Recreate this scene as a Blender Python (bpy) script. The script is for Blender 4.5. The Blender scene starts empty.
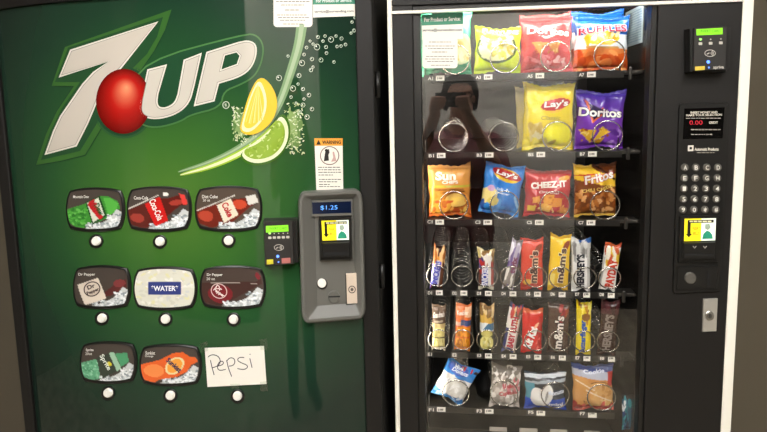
import bpy, bmesh, math, random
import numpy as np
from mathutils import Vector
from mathutils.geometry import tessellate_polygon

C = bpy.context.scene.collection
rnd = random.Random(7)
PI = math.pi

# ------------------------------------------------------------------ camera
FOC = 570.0                      # focal length in pixels of the 767 x 432 frame
PP = (395.0, 170.0)              # principal point
DIST, CAMZ = 1.38, 1.61          # distance to the snack machine's front, lens height
def _unit(v): return v / np.linalg.norm(v)
_n = _unit(np.array([456 - PP[0], 100 - PP[1], FOC]))
_d = np.array([490 - PP[0], 5200 - PP[1], FOC]); _d = _unit(_d - _n * (_n @ _d))
_x = np.cross(_d, _n)
CAM = np.array([0.0, -DIST, CAMZ])
def ray(px, py):
    r = np.array([px - PP[0], py - PP[1], FOC])
    return np.array([r @ _x, r @ _n, -(r @ _d)])
def at(px, py, y):               # the world point seen at a pixel on the upright plane at depth y
    w = ray(px, py)
    return CAM + w * ((DIST + y) / w[1])
def ax(px, py, y): return float(at(px, py, y)[0])
def az(px, py, y): return float(at(px, py, y)[2])

cam_data = bpy.data.cameras.new('camera')
cam = bpy.data.objects.new('camera', cam_data); C.objects.link(cam)
cam_data.sensor_fit = 'HORIZONTAL'; cam_data.sensor_width = 36.0
cam_data.lens = FOC / 767 * 36.0
cam_data.shift_x = -(PP[0] - 383.5) / 767
cam_data.shift_y = (PP[1] - 216) / 767
cam_data.clip_start = 0.005
# camera axes in the world: columns are right, up, back
R_ = np.array([[_x[0], -_x[1], -_x[2]], [_n[0], -_n[1], -_n[2]], [-_d[0], _d[1], _d[2]]])
M_ = np.eye(4); M_[:3, :3] = R_; M_[:3, 3] = CAM
from mathutils import Matrix
cam.matrix_world = Matrix(M_.tolist())
bpy.context.scene.camera = cam
vs = bpy.context.scene.view_settings
vs.view_transform = 'Standard'; vs.look = 'None'; vs.gamma = 1; vs.use_curve_mapping = False; vs.exposure = .05

# ------------------------------------------------------------------ surfaces the prints and fittings sit on
class Flat:
    def __init__(s, y): s.y = y
    def at(s, px, py, off=0.0): return at(px, py, s.y - off)
    def nrm(s, p): return np.array([0.0, -1.0, 0.0])
class Bowed:                      # upright cylinder: the bowed door of the soda machine
    def __init__(s, xc, yc, r): s.xc, s.yc, s.r = xc, yc, r
    def at(s, px, py, off=0.0):
        w = ray(px, py); r = s.r + off
        ox, oy = CAM[0] - s.xc, CAM[1] - s.yc
        a = w[0]**2 + w[1]**2; b = 2 * (ox * w[0] + oy * w[1]); c = ox*ox + oy*oy - r*r
        return CAM + w * ((-b - math.sqrt(max(0.0, b*b - 4*a*c))) / (2*a))
    def nrm(s, p):
        v = np.array([p[0] - s.xc, p[1] - s.yc, 0.0]); return v / np.linalg.norm(v)
    def y(s, x): return s.yc - math.sqrt(s.r**2 - (x - s.xc)**2)

# ------------------------------------------------------------------ colour and materials
def lin(h):
    h = h.lstrip('#'); out = []
    for i in (0, 2, 4):
        v = int(h[i:i+2], 16) / 255
        out.append(v / 12.92 if v <= .04045 else ((v + .055) / 1.055) ** 2.4)
    return tuple(out)
MATS = {}
def mat(name, col='#808080', rough=.5, metal=0.0, spec=.5, emit=None, estr=0.0, bump=None, coat=0.0, mottle=None):
    if name in MATS: return MATS[name]
    m = bpy.data.materials.new(name); m.use_nodes = True
    nt = m.node_tree; b = nt.nodes['Principled BSDF']
    c = lin(col) if isinstance(col, str) else col
    b.inputs['Base Color'].default_value = (*c, 1)
    b.inputs['Roughness'].default_value = rough
    b.inputs['Metallic'].default_value = metal
    b.inputs['Specular IOR Level'].default_value = spec
    b.inputs['Coat Weight'].default_value = coat
    if emit:
        b.inputs['Emission Color'].default_value = (*lin(emit), 1)
        b.inputs['Emission Strength'].default_value = estr
    tc = None
    if bump or mottle:
        tc = nt.nodes.new('ShaderNodeTexCoord')
    if bump:
        n = nt.nodes.new('ShaderNodeTexNoise'); n.inputs['Scale'].default_value = bump[0]; n.inputs['Detail'].default_value = 3
        bp = nt.nodes.new('ShaderNodeBump'); bp.inputs['Strength'].default_value = bump[1]; bp.inputs['Distance'].default_value = bump[2]
        nt.links.new(tc.outputs['Object'], n.inputs['Vector']); nt.links.new(n.outputs['Fac'], bp.inputs['Height'])
        nt.links.new(bp.outputs['Normal'], b.inputs['Normal'])
    if mottle:                    # (scale, second colour, amount)
        n = nt.nodes.new('ShaderNodeTexNoise'); n.inputs['Scale'].default_value = mottle[0]; n.inputs['Detail'].default_value = 5
        mx = nt.nodes.new('ShaderNodeMix'); mx.data_type = 'RGBA'
        rp = nt.nodes.new('ShaderNodeMapRange'); rp.inputs['From Min'].default_value = .35; rp.inputs['From Max'].default_value = .65
        rp.inputs['To Max'].default_value = mottle[2]
        mx.inputs[6].default_value = (*c, 1); mx.inputs[7].default_value = (*lin(mottle[1]), 1)
        nt.links.new(tc.outputs['Object'], n.inputs['Vector']); nt.links.new(n.outputs['Fac'], rp.inputs['Value'])
        nt.links.new(rp.outputs['Result'], mx.inputs[0]); nt.links.new(mx.outputs[2], b.inputs['Base Color'])
    MATS[name] = m
    return m
def print_mat(name, rough, spec, bump=None):      # printed film: colour carried by the print itself
    m = mat(name, '#ffffff', rough, 0, spec, bump=bump)
    nt = m.node_tree
    if not any(n.bl_idname == 'ShaderNodeVertexColor' for n in nt.nodes):
        a = nt.nodes.new('ShaderNodeVertexColor'); a.layer_name = 'print'
        nt.links.new(a.outputs['Color'], nt.nodes['Principled BSDF'].inputs['Base Color'])
    return m
def ink(h, gloss=.35):            # flat printing ink
    return mat('ink_' + h.strip('#') + ('' if gloss == .35 else '_g%d' % int(gloss * 100)), h, gloss, 0, .4)
def gloss_ink(h): return ink(h, .06)
def clear_mat(name, base, tint=(1, 1, 1), rough=0.0):
    m = bpy.data.materials.new(name); m.use_nodes = True
    nt = m.node_tree; nt.nodes.clear()
    out = nt.nodes.new('ShaderNodeOutputMaterial'); mx = nt.nodes.new('ShaderNodeMixShader')
    tr = nt.nodes.new('ShaderNodeBsdfTransparent'); gl = nt.nodes.new('ShaderNodeBsdfGlossy')
    tr.inputs['Color'].default_value = (*tint, 1); gl.inputs['Roughness'].default_value = rough
    lw = nt.nodes.new('ShaderNodeLayerWeight'); lw.inputs['Blend'].default_value = .5
    pw = nt.nodes.new('ShaderNodeMath'); pw.operation = 'POWER'; pw.inputs[1].default_value = 5
    ma = nt.nodes.new('ShaderNodeMath'); ma.operation = 'MULTIPLY_ADD'; ma.inputs[1].default_value = 1 - base; ma.inputs[2].default_value = base
    nt.links.new(lw.outputs['Facing'], pw.inputs[0]); nt.links.new(pw.outputs[0], ma.inputs[0]); nt.links.new(ma.outputs[0], mx.inputs[0])
    nt.links.new(tr.outputs[0], mx.inputs[1]); nt.links.new(gl.outputs[0], mx.inputs[2]); nt.links.new(mx.outputs[0], out.inputs[0])
    MATS[name] = m
    return m

# ------------------------------------------------------------------ mesh builder
class MB:
    def __init__(s): s.v, s.f, s.m, s.mats, s.col = [], [], [], [], []
    def slot(s, m):
        if m is None: return 0
        if m not in s.mats: s.mats.append(m)
        return s.mats.index(m)
    def add(s, verts, faces, m, cols=None):
        o = len(s.v); k = s.slot(m)
        s.v.extend([tuple(map(float, q)) for q in verts])
        s.f.extend([tuple(i + o for i in f) for f in faces]); s.m.extend([k] * len(faces))
        if cols is None:
            cols = [(1, 1, 1)] * len(verts)
        s.col.extend(cols)
        return s
    def box(s, x0, x1, y0, y1, z0, z1, m, bev=0.0):
        bm = bmesh.new(); bmesh.ops.create_cube(bm, size=1)
        for q in bm.verts:
            q.co = ((x0 + x1) / 2 + q.co.x * (x1 - x0), (y0 + y1) / 2 + q.co.y * (y1 - y0), (z0 + z1) / 2 + q.co.z * (z1 - z0))
        if bev: bmesh.ops.bevel(bm, geom=bm.edges[:], offset=bev, segments=2, affect='EDGES', profile=.5)
        s.bm(bm, m); return s
    def bm(s, bm, m):
        bm.verts.index_update()
        s.add([q.co for q in bm.verts], [[q.index for q in f.verts] for f in bm.faces], m); bm.free(); return s
    def tube(s, pts, r, m, seg=8, closed=False, caps=True):
        pts = [np.array(p, float) for p in pts]; n = len(pts)
        rs = r if isinstance(r, (list, tuple)) else [r] * n
        V, F = [], []; up = None
        for i in range(n):
            a = pts[(i - 1) % n] if (closed or i > 0) else pts[i]; b = pts[(i + 1) % n] if (closed or i < n - 1) else pts[i]
            t = b - a; t = t / (np.linalg.norm(t) + 1e-12)
            if up is None: up = np.array([0, 0, 1.0]) if abs(t[2]) < .9 else np.array([1.0, 0, 0])
            e = np.cross(t, up); e /= np.linalg.norm(e) + 1e-12; g = np.cross(e, t); up = g
            for k in range(seg):
                q = 2 * PI * k / seg; V.append(pts[i] + rs[i] * (math.cos(q) * e + math.sin(q) * g))
        for i in range(n if closed else n - 1):
            j = (i + 1) % n
            for k in range(seg):
                l = (k + 1) % seg; F.append((i*seg + k, j*seg + k, j*seg + l, i*seg + l))
        if caps and not closed:
            F.append(tuple(range(seg))); F.append(tuple((n-1)*seg + k for k in range(seg))[::-1])
        s.add(V, F, m); return s
    def ball(s, c, r, m, seg=16):
        bm = bmesh.new(); bmesh.ops.create_uvsphere(bm, u_segments=seg, v_segments=max(6, seg * 2 // 3), radius=1)
        rr = r if isinstance(r, (tuple, list)) else (r, r, r)
        for q in bm.verts: q.co = (c[0] + q.co.x * rr[0], c[1] + q.co.y * rr[1], c[2] + q.co.z * rr[2])
        return s.bm(bm, m)
    # ---- shapes laid on a surface, given in pixels of the photograph
    def patch(s, surf, loops, off, m):
        V, F = cut2d(loops)
        s.add([surf.at(x, y, off) for x, y in V], F, m); return s
    def prism(s, surf, loop, o0, o1, m, ch=0.0, mside=None):
        """A solid standing on a surface: outline `loop`, from o0 to o1 above it, front edge chamfered by ch pixels."""
        n = len(loop); cx = sum(p[0] for p in loop) / n; cy = sum(p[1] for p in loop) / n
        def shr(p, d):
            l = math.hypot(p[0]-cx, p[1]-cy); k = max(0, 1 - d / l) if l else 1
            return (cx + (p[0]-cx)*k, cy + (p[1]-cy)*k)
        fr = [surf.at(x, y, o1) for x, y in loop]
        hh = o1 - o0
        ring1 = [p - surf.nrm(p) * (hh * (.35 if ch else 0)) for p in fr]
        bk = [p - surf.nrm(p) * hh for p in fr]
        side = [(i, (i+1) % n, n + (i+1) % n, n + i) for i in range(n)]
        ms = mside or m
        if ch:
            s.add(bk + ring1, side, ms)
            top = [surf.at(*shr(p, ch), o1) for p in loop]
            s.add(ring1 + top, side, m)
            V, F = cut2d([[shr(p, ch) for p in loop]])
        else:
            s.add(bk + fr, side, ms)
            V, F = cut2d([loop])
        s.add([surf.at(x, y, o1) for x, y in V], F, m); return s
    def stroke(s, surf, pts, wd, off, m, closed=False):
        s.patch_quads(surf, stroke2d(pts, wd, closed), off, m); return s
    def patch_quads(s, surf, vf, off, m):
        V, F = vf; s.add([surf.at(x, y, off) for x, y in V], F, m)
    def text(s, surf, body, c, w, h, off, m, rot=0.0, bold=0.0, shear=0.0, arch=0.0):
        V, F = text2d(body, bold); V = V.copy()
        V[:, 0] *= w; V[:, 1] *= h
        V[:, 0] += V[:, 1] * shear; V[:, 1] -= arch * (V[:, 0] / (w / 2)) ** 2
        q = math.radians(rot); cs, sn = math.cos(q), math.sin(q)
        X = c[0] + V[:, 0]*cs - V[:, 1]*sn; Y = c[1] - (V[:, 0]*sn + V[:, 1]*cs)
        s.add([surf.at(a, b, off) for a, b in zip(X, Y)], F, m); return s

def cut2d(loops, step=9.0):
    pts = [p for l in loops for p in l]
    tri = tessellate_polygon([[Vector((x, y, 0)) for x, y in l] for l in loops])
    xs = [p[0] for p in pts]
    if max(xs) - min(xs) <= step: return pts, [tuple(t) for t in tri]
    bm = bmesh.new(); vs = [bm.verts.new((x, y, 0)) for x, y in pts]
    for t in tri:
        try: bm.faces.new([vs[i] for i in t])
        except ValueError: pass
    x = min(xs) + step
    while x < max(xs):
        bmesh.ops.bisect_plane(bm, geom=bm.verts[:] + bm.edges[:] + bm.faces[:], plane_co=(x, 0, 0), plane_no=(1, 0, 0)); x += step
    bm.verts.index_update()
    V = [(q.co.x, q.co.y) for q in bm.verts]; F = [tuple(q.index for q in f.verts) for f in bm.faces]; bm.free()
    return V, F
def stroke2d(pts, wd, closed=False):
    V, F = [], []; n = len(pts)
    for i, p in enumerate(pts):
        a = pts[(i-1) % n] if (closed or i) else p; b = pts[(i+1) % n] if (closed or i < n-1) else p
        dx, dy = b[0]-a[0], b[1]-a[1]; l = math.hypot(dx, dy) or 1
        w = (wd[i] if isinstance(wd, (list, tuple)) else wd) / 2
        V += [(p[0] - dy/l*w, p[1] + dx/l*w), (p[0] + dy/l*w, p[1] - dx/l*w)]
    for i in range(n if closed else n-1):
        j = (i+1) % n; F.append((2*i, 2*j, 2*j+1, 2*i+1))
    return V, F
_txt = {}
def text2d(body, bold=0.0):
    """Lettering as 2D triangles, centred, one unit wide and one unit high."""
    k = (body, bold)
    if k not in _txt:
        cu = bpy.data.curves.new('lettering', 'FONT'); cu.body = body; cu.offset = bold; cu.resolution_u = 3
        o = bpy.data.objects.new('lettering_source', cu); C.objects.link(o)
        dg = bpy.context.evaluated_depsgraph_get(); me = bpy.data.meshes.new_from_object(o.evaluated_get(dg))
        V = np.array([q.co[:2] for q in me.vertices], float).reshape(-1, 2); F = [tuple(p.vertices) for p in me.polygons]
        bpy.data.objects.remove(o); bpy.data.curves.remove(cu); bpy.data.meshes.remove(me)
        lo, hi = V.min(0), V.max(0)
        _txt[k] = ((V - (lo + hi) / 2) / np.maximum(hi - lo, 1e-6), F)
    return _txt[k]
_fine = {}
def text_fine(body, bold):
    """The same lettering cut finer, so that it can follow a crumpled pack."""
    k = (body, bold)
    if k not in _fine:
        V, F = text2d(body, bold); bm = bmesh.new(); vs_ = [bm.verts.new((x, y, 0)) for x, y in V]
        for f in F:
            try: bm.faces.new([vs_[i] for i in f])
            except ValueError: pass
        for ax_i, st in ((0, .05), (1, .16)):
            x = -.5 + st
            while x < .5:
                co = (x, 0, 0) if ax_i == 0 else (0, x, 0); no = (1, 0, 0) if ax_i == 0 else (0, 1, 0)
                bmesh.ops.bisect_plane(bm, geom=bm.verts[:] + bm.edges[:] + bm.faces[:], plane_co=co, plane_no=no); x += st
        bm.verts.index_update()
        _fine[k] = (np.array([q.co[:2] for q in bm.verts]), [tuple(q.index for q in f.verts) for f in bm.faces]); bm.free()
    return _fine[k]
def ell(cx, cy, rx, ry, n=28, rot=0.0):
    q = math.radians(rot)
    return [(cx + rx*math.cos(t)*math.cos(q) - ry*math.sin(t)*math.sin(q), cy + rx*math.cos(t)*math.sin(q) + ry*math.sin(t)*math.cos(q))
            for t in (2*PI*i/n for i in range(n))]
def rrect(x0, y0, x1, y1, r, n=5):
    out = []
    for cx, cy, a in ((x1-r, y0+r, -90), (x1-r, y1-r, 0), (x0+r, y1-r, 90), (x0+r, y0+r, 180)):
        for i in range(n+1):
            t = math.radians(a + 90*i/n); out.append((cx + r*math.cos(t), cy + r*math.sin(t)))
    return out
def quad(c, u0, v0, u1, v1):      # a rectangle in the unit frame of four pixel corners (top-left, top-right, bottom-right, bottom-left)
    return [bil(c, u0, v0), bil(c, u1, v0), bil(c, u1, v1), bil(c, u0, v1)]
def bil(c, u, v):
    (ax_, ay), (bx, by), (cx, cy), (dx, dy) = c
    return ((ax_*(1-u) + bx*u)*(1-v) + (dx*(1-u) + cx*u)*v, (ay*(1-u) + by*u)*(1-v) + (dy*(1-u) + cy*u)*v)
def smooth_loop(p, it=2, closed=True):
    for _ in range(it):
        q = []
        n = len(p)
        if closed:
            for i in range(n):
                a, b = p[i], p[(i+1) % n]
                q += [(a[0]*.75 + b[0]*.25, a[1]*.75 + b[1]*.25), (a[0]*.25 + b[0]*.75, a[1]*.25 + b[1]*.75)]
        else:
            q = [p[0]]
            for i in range(n-1):
                a, b = p[i], p[i+1]
                q += [(a[0]*.75 + b[0]*.25, a[1]*.75 + b[1]*.25), (a[0]*.25 + b[0]*.75, a[1]*.25 + b[1]*.75)]
            q.append(p[-1])
        p = q
    return p
def grow(p, d):                   # offset a closed outline outwards by d pixels
    n = len(p); area = sum(p[i][0]*p[(i+1) % n][1] - p[(i+1) % n][0]*p[i][1] for i in range(n)); sg = 1 if area > 0 else -1
    out = []
    for i in range(n):
        a, b, c = p[i-1], p[i], p[(i+1) % n]
        n1 = (b[1]-a[1], a[0]-b[0]); n2 = (c[1]-b[1], b[0]-c[0])
        l1 = math.hypot(*n1) or 1; l2 = math.hypot(*n2) or 1
        m = (n1[0]/l1 + n2[0]/l2, n1[1]/l1 + n2[1]/l2); l = math.hypot(*m) or 1
        k = min(2.0, 2 / l) if l > .3 else 1
        out.append((b[0] + sg*d*m[0]/l*k, b[1] + sg*d*m[1]/l*k))
    return out

# ------------------------------------------------------------------ objects
ORG = {}
def thing(name, loc, label, cat, group=None, rot=(0, 0, 0)):
    o = bpy.data.objects.new(name, None); C.objects.link(o); o.empty_display_size = .05
    o.location = [float(q) for q in loc]; o.rotation_euler = rot
    o['label'] = label; o['category'] = cat
    if group: o['group'] = group
    ORG[o.name] = tuple(o.location)
    return o
def build(name, mb, parent=None, label=None, smooth=False, local=False, auto=None):
    me = bpy.data.meshes.new(name)
    org = (0, 0, 0) if (local or parent is None) else ORG[parent.name]
    V = [(a[0]-org[0], a[1]-org[1], a[2]-org[2]) for a in mb.v]
    me.from_pydata(V, [], mb.f)
    for m in mb.mats: me.materials.append(m)
    me.polygons.foreach_set('material_index', mb.m)
    if any(c != (1, 1, 1) for c in mb.col):
        a = me.color_attributes.new('print', 'FLOAT_COLOR', 'POINT')
        a.data.foreach_set('color', np.array([(*c, 1.0) for c in mb.col], np.float32).ravel())
    if smooth or auto:
        me.polygons.foreach_set('use_smooth', [True] * len(me.polygons))
    me.update()
    o = bpy.data.objects.new(name, me); C.objects.link(o)
    if auto:
        me.set_sharp_from_angle(angle=math.radians(auto))
    ORG[o.name] = org
    if parent is not None: o.parent = parent
    if label: o['label'] = label
    return o
def struct(name, mb): o = build(name, mb); o['kind'] = 'structure'; return o

# ------------------------------------------------------------------ print layers (what is printed on a film, in its own u, v)
def paint(U, V, layers, base):
    col = np.empty(U.shape + (3,)); col[:] = lin(base)
    for L in layers:
        k = L[0]
        if k == 'rect': _, a, b, c, d, h = L; msk = (U >= a) & (U <= c) & (V >= b) & (V <= d)
        elif k == 'band':                       # band between two slanted lines: v at u=0 and u=1, below and above
            _, a0, a1, b0, b1, h = L; msk = (V >= a0 + (a1-a0)*U) & (V <= b0 + (b1-b0)*U)
        elif k in ('ell', 'ring'):
            _, cu, cv, ru, rv, rot, *rest = L; h = rest[-1]; q = math.radians(rot)
            du, dv = U - cu, V - cv; a = du*math.cos(q) + dv*math.sin(q); b = -du*math.sin(q) + dv*math.cos(q)
            e = np.sqrt((a/ru)**2 + (b/rv)**2)
            msk = e <= 1
            if k == 'ring': msk &= e >= 1 - rest[0]
        elif k == 'poly':
            _, P, h = L; msk = np.zeros(U.shape, bool); n = len(P)
            for i in range(n):
                (x0, y0), (x1, y1) = P[i], P[(i+1) % n]
                if y0 == y1: continue
                msk ^= ((y0 > V) != (y1 > V)) & (U < (x1-x0)*(V-y0)/(y1-y0) + x0)
        elif k == 'grad':                       # printed blend between two heights
            _, v0, v1, h0, h1 = L; t = np.clip((V - v0)/(v1 - v0), 0, 1)[..., None]
            msk = (V >= v0) & (V <= v1); cc = np.array(lin(h0))*(1-t) + np.array(lin(h1))*t
            col[msk] = cc[msk]; continue
        elif k == 'line':
            _, u0, v0, u1, v1, w, h = L; d = np.array([u1-u0, v1-v0]); l2 = d @ d
            t = np.clip(((U-u0)*d[0] + (V-v0)*d[1]) / l2, 0, 1); msk = np.hypot(U-u0-t*d[0], V-v0-t*d[1]) < w
        elif k == 'blobs':
            _, n, seed, u0, v0, u1, v1, sz, hs = L; r = random.Random(seed)
            for i in range(n):
                cu, cv = r.uniform(u0, u1), r.uniform(v0, v1); q = r.uniform(0, PI); a, b = sz*r.uniform(.7, 1.3), sz*r.uniform(.35, .8)
                du, dv = U-cu, V-cv; x = du*math.cos(q)+dv*math.sin(q); y = -du*math.sin(q)+dv*math.cos(q)
                col[(x/a)**2 + (y/b)**2 < 1] = lin(hs[i % len(hs)])
            continue
        col[msk] = lin(h)
    return col
# ================================================================== room
WY, REAR, XL_, XR_, CEIL = 0.80, -3.0, -3.3, 2.5, 2.75
taupe = mat('taupe_wall_paint', '#6c6455', .8, bump=(180, .12, .002), mottle=(3, '#675f50', .5))
cream = mat('cream_wall_paint', '#e8e2d6', .85, bump=(180, .1, .002))
struct('floor', MB().box(XL_, XR_, REAR, WY, -.05, 0, mat('vinyl_floor', '#b8ac96', .42, mottle=(9, '#7a7060', .7))))
struct('ceiling', MB().box(XL_, XR_, REAR, WY, CEIL, CEIL + .05, mat('ceiling_tile', '#e6e1d6', .9)))
struct('wall_back', MB().box(XL_, XR_, WY, WY + .1, 0, CEIL, taupe))
struct('wall_left', MB().box(XL_ - .1, XL_, REAR, WY, 0, CEIL, taupe))
struct('wall_right', MB().box(XR_, XR_ + .1, REAR, WY, 0, CEIL, mat('brown_wall_paint', '#6a604f', .8)))
struct('wall_rear', MB().box(XL_, XR_, REAR - .1, REAR, 0, CEIL, cream))
struct('baseboard_back', MB().box(XL_, XR_, WY - .015, WY, 0, .1, mat('dark_vinyl_base', '#2c2925', .5)))
# dark doorway and door in the wall behind the photographer: they show as the dark zones in the glass
door = mat('dark_door_wood', '#1d1713', .6, mottle=(14, '#15100d', .6))
dx0 = ax(577, 100, -REAR)
d1 = struct('door_1', MB().box(dx0, dx0 + 1.3, REAR, REAR + .05, 0, 2.5, door, .004))
d2 = struct('door_2', MB().box(-2.5, -.47, REAR, REAR + .05, 0, 2.4, mat('grey_green_door_paint', '#39423b', .5), .004))
metal_dk = mat('brushed_steel', '#b9b7b0', .35, 1.0)
for d, x in ((d1, dx0 + .08), (d2, -.62)):
    h = MB().tube([(x, REAR + .05, 1.02), (x, REAR + .1, 1.02), (x + .1, REAR + .1, 1.02)], .01, metal_dk)
    build('door_handle', h, d, smooth=True)
lamps = [mat('lit_ceiling_diffuser', '#ffffff', .6, emit='#faf8f6', estr=27.0), mat('added_rear_light_diffuser', '#ffffff', .6, emit='#faf8f6', estr=33.0)]
white_metal = mat('white_enamel', '#dedad0', .4)
for i, (x, y, say) in enumerate(((-.75, -1.35, 'recessed ceiling light in front of the soda machine'), (.75, -1.35, 'recessed ceiling light in front of the snack machine'), (-.55, -2.45, 'recessed ceiling light added behind the person to brighten the rear wall, nearer the soda machine side'), (.65, -2.45, 'recessed ceiling light added behind the person to brighten the rear wall, nearer the dark door'))):  # the rear pair is added to brighten the wall behind the person
    t = thing('ceiling_light', (x, y, CEIL), 'square lit ' + say, 'ceiling light', 'recessed ceiling lights')
    f = MB()
    for a, b, c, d in ((-.33, -.30, -.33, .33), (.30, .33, -.33, .33), (-.30, .30, -.33, -.30), (-.30, .30, .30, .33)):
        f.box(x+a, x+b, y+c, y+d, CEIL - .012, CEIL, white_metal)
    build('frame', f, t)
    build('diffuser', MB().box(x-.30, x+.30, y-.30, y+.30, CEIL - .008, CEIL - .002, lamps[i // 2]), t)
w = bpy.data.worlds.new('room_air'); bpy.context.scene.world = w; w.use_nodes = True
w.node_tree.nodes['Background'].inputs['Color'].default_value = (.9, .85, .75, 1)
w.node_tree.nodes['Background'].inputs['Strength'].default_value = .05

# ================================================================== soda machine
SX0, SX1 = ax(24.5, 386, -.03), ax(375, 100, -.03)
PX0, PX1 = ax(33, 386, -.035), ax(358.5, 100, -.035)
HALF = (PX1 - PX0) / 2; RAD = 1.2
SAG = RAD - math.sqrt(RAD**2 - HALF**2)
PAN = Bowed((PX0 + PX1) / 2, -.035 - SAG + RAD, RAD)
PTOP = float(PAN.at(40, 4.3)[2]); PBOT = .16; STOP = 1.93
soda = thing('soda_vending_machine', ((SX0+SX1)/2, .36, 0), 'tall green soda vending machine with white numeral and red ball on its front', 'vending machine')
blk = mat('black_powder_coat', '#191715', .5, spec=.35, bump=(700, .1, .0006))
blk2 = mat('satin_black_plastic', '#161513', .38)
build('cabinet', MB().box(SX0, SX1, .0, .74, .06, STOP, blk, .006), soda)
feet = MB()
for x in (SX0 + .08, SX1 - .08):
    for y in (.08, .66): build('foot', MB().tube([(x, y, 0), (x, y, .06)], .025, blk2, 14), soda)
# door frame: two side rails, a top rail and a kick rail following the bow
def bow(z0, z1, out, m, x0, x1, back=0.0, n=40):
    b = MB(); V, F = [], []
    for i in range(n + 1):
        x = x0 + (x1 - x0) * i / n; y = PAN.y(min(max(x, PX0), PX1)) - out
        V += [(x, y, z0), (x, y, z1), (x, back, z1), (x, back, z0)]
    for i in range(n):
        a, c = 4*i, 4*i + 4
        F += [(a, c, c+1, a+1), (a+1, c+1, c+2, a+2), (a+2, c+2, c+3, a+3), (a+3, c+3, c, a)]
    F += [(0, 1, 2, 3), (4*n+3, 4*n+2, 4*n+1, 4*n)]
    return b.add(V, F, m)
build('door_rail', MB().box(SX0, PX0 + .001, -.045, 0, .06, STOP, blk, .003), soda)
build('door_rail', MB().box(PX1 - .001, SX1, -.045, 0, .06, STOP, blk, .003), soda)
build('top_rail', bow(PTOP, STOP, .008, blk, PX0, PX1), soda, auto=30)
build('kick_rail', bow(.06, PBOT, .008, blk, PX0, PX1), soda, auto=30)
hg = MB()
for z in (.45, 1.15, 1.62):
    build('hinge', MB().tube([(SX1 + .006, -.02, z), (SX1 + .006, -.02, z + .06)], .006, blk2), soda, smooth=True)

# the printed front: a green blend, brightest low in the middle
gm = bpy.data.materials.new('printed_green_front'); gm.use_nodes = True; nt = gm.node_tree; b = nt.nodes['Principled BSDF']
tc = nt.nodes.new('ShaderNodeTexCoord'); mp = nt.nodes.new('ShaderNodeMapping'); gr = nt.nodes.new('ShaderNodeTexGradient'); gr.gradient_type = 'SPHERICAL'
cr = nt.nodes.new('ShaderNodeValToRGB')
gc = PAN.at(172, 205)
mp.vector_type = 'TEXTURE'
mp.inputs['Location'].default_value = (gc[0] - soda.location.x, gc[1] - soda.location.y, gc[2])
mp.inputs['Scale'].default_value = (.66, 4, .62)
e = cr.color_ramp.elements
e[0].position = 0; e[0].color = (*lin('#1c2c24'), 1); e[1].position = 1; e[1].color = (*lin('#50782f'), 1)
for p, h in ((.25, '#1e3a29'), (.5, '#26502b'), (.76, '#3a682a')):
    q = cr.color_ramp.elements.new(p); q.color = (*lin(h), 1)
nt.links.new(tc.outputs['Object'], mp.inputs['Vector']); nt.links.new(mp.outputs['Vector'], gr.inputs['Vector'])
nt.links.new(gr.outputs['Fac'], cr.inputs['Fac']); nt.links.new(cr.outputs['Color'], b.inputs['Base Color'])
b.inputs['Roughness'].default_value = .02; b.inputs['Specular IOR Level'].default_value = .5
panel = build('front_panel', bow(PBOT, PTOP, 0, gm, PX0, PX1, n=64), soda, auto=30)
K = .0004
G = lambda h: ink(h, .06)
# swoosh of fizz behind the fruit
sw = smooth_loop([(302, 24), (299, 45), (292, 68), (280, 104), (262, 132), (236, 150), (208, 163), (178, 172)], 3, False)
swm = MB().stroke(PAN, sw, [max(.6, 11 * (1 - i/(len(sw)-1))**.6) for i in range(len(sw))], K, G('#7d9d70'))
swm.stroke(PAN, sw, [max(.3, 5 * (1 - i/(len(sw)-1))**.8) for i in range(len(sw))], K*2, G('#a5b996'))
lo = smooth_loop([(282, 118), (262, 140), (236, 156), (210, 167), (180, 175)], 3, False)
swm.stroke(PAN, lo, [6.5 * math.sin(PI * min(1, .15 + .85*i/(len(lo)-1)))**.7 + .3 for i in range(len(lo))], K*2, G('#9fc236'))
swm.stroke(PAN, lo, [3.2 * math.sin(PI * min(1, .1 + .9*i/(len(lo)-1))) + .2 for i in range(len(lo))], K*3, G('#e2e8b8'))
build('fizz_print', swm, panel)
# numeral
seven = [(158.4, 21.4), (121.7, 68), (108, 82), (99, 97), (94, 110), (88, 124), (76.6, 146.4), (44.5, 155), (53, 131), (60, 116), (72, 98.6), (82, 84), (93, 71.9), (108.3, 61.6), (58.7, 77.6), (70.1, 49.7)]
m = MB()
olive = [(171.5, 9.5), (165, 30), (154, 51), (138, 74), (120, 96), (100, 130), (85, 155), (60, 161), (36, 165), (46, 134), (57, 111), (74, 86), (51.5, 86), (65, 47)]
m.patch(PAN, [grow(olive, .8)], K*2, G('#20402a'))
m.patch(PAN, [olive], K*3, G('#37622c'))
inner7 = [(163, 17), (157, 37), (147, 54), (128, 73), (112, 92), (96, 125), (80, 151), (41, 160), (50, 132), (62, 108), (80, 82), (55, 82), (68, 47.5)]
m.patch(PAN, [inner7], K*4, G('#264a2c'))
m.patch(PAN, [seven], K*5, G('#dcd8cb'))
m.patch(PAN, [grow(seven, -1.6)], K*6, G('#8d8a80'))
m.patch(PAN, [grow(seven, -2.2)], K*7, G('#c6bdb1'))
build('logo_numeral', m, panel)
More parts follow.
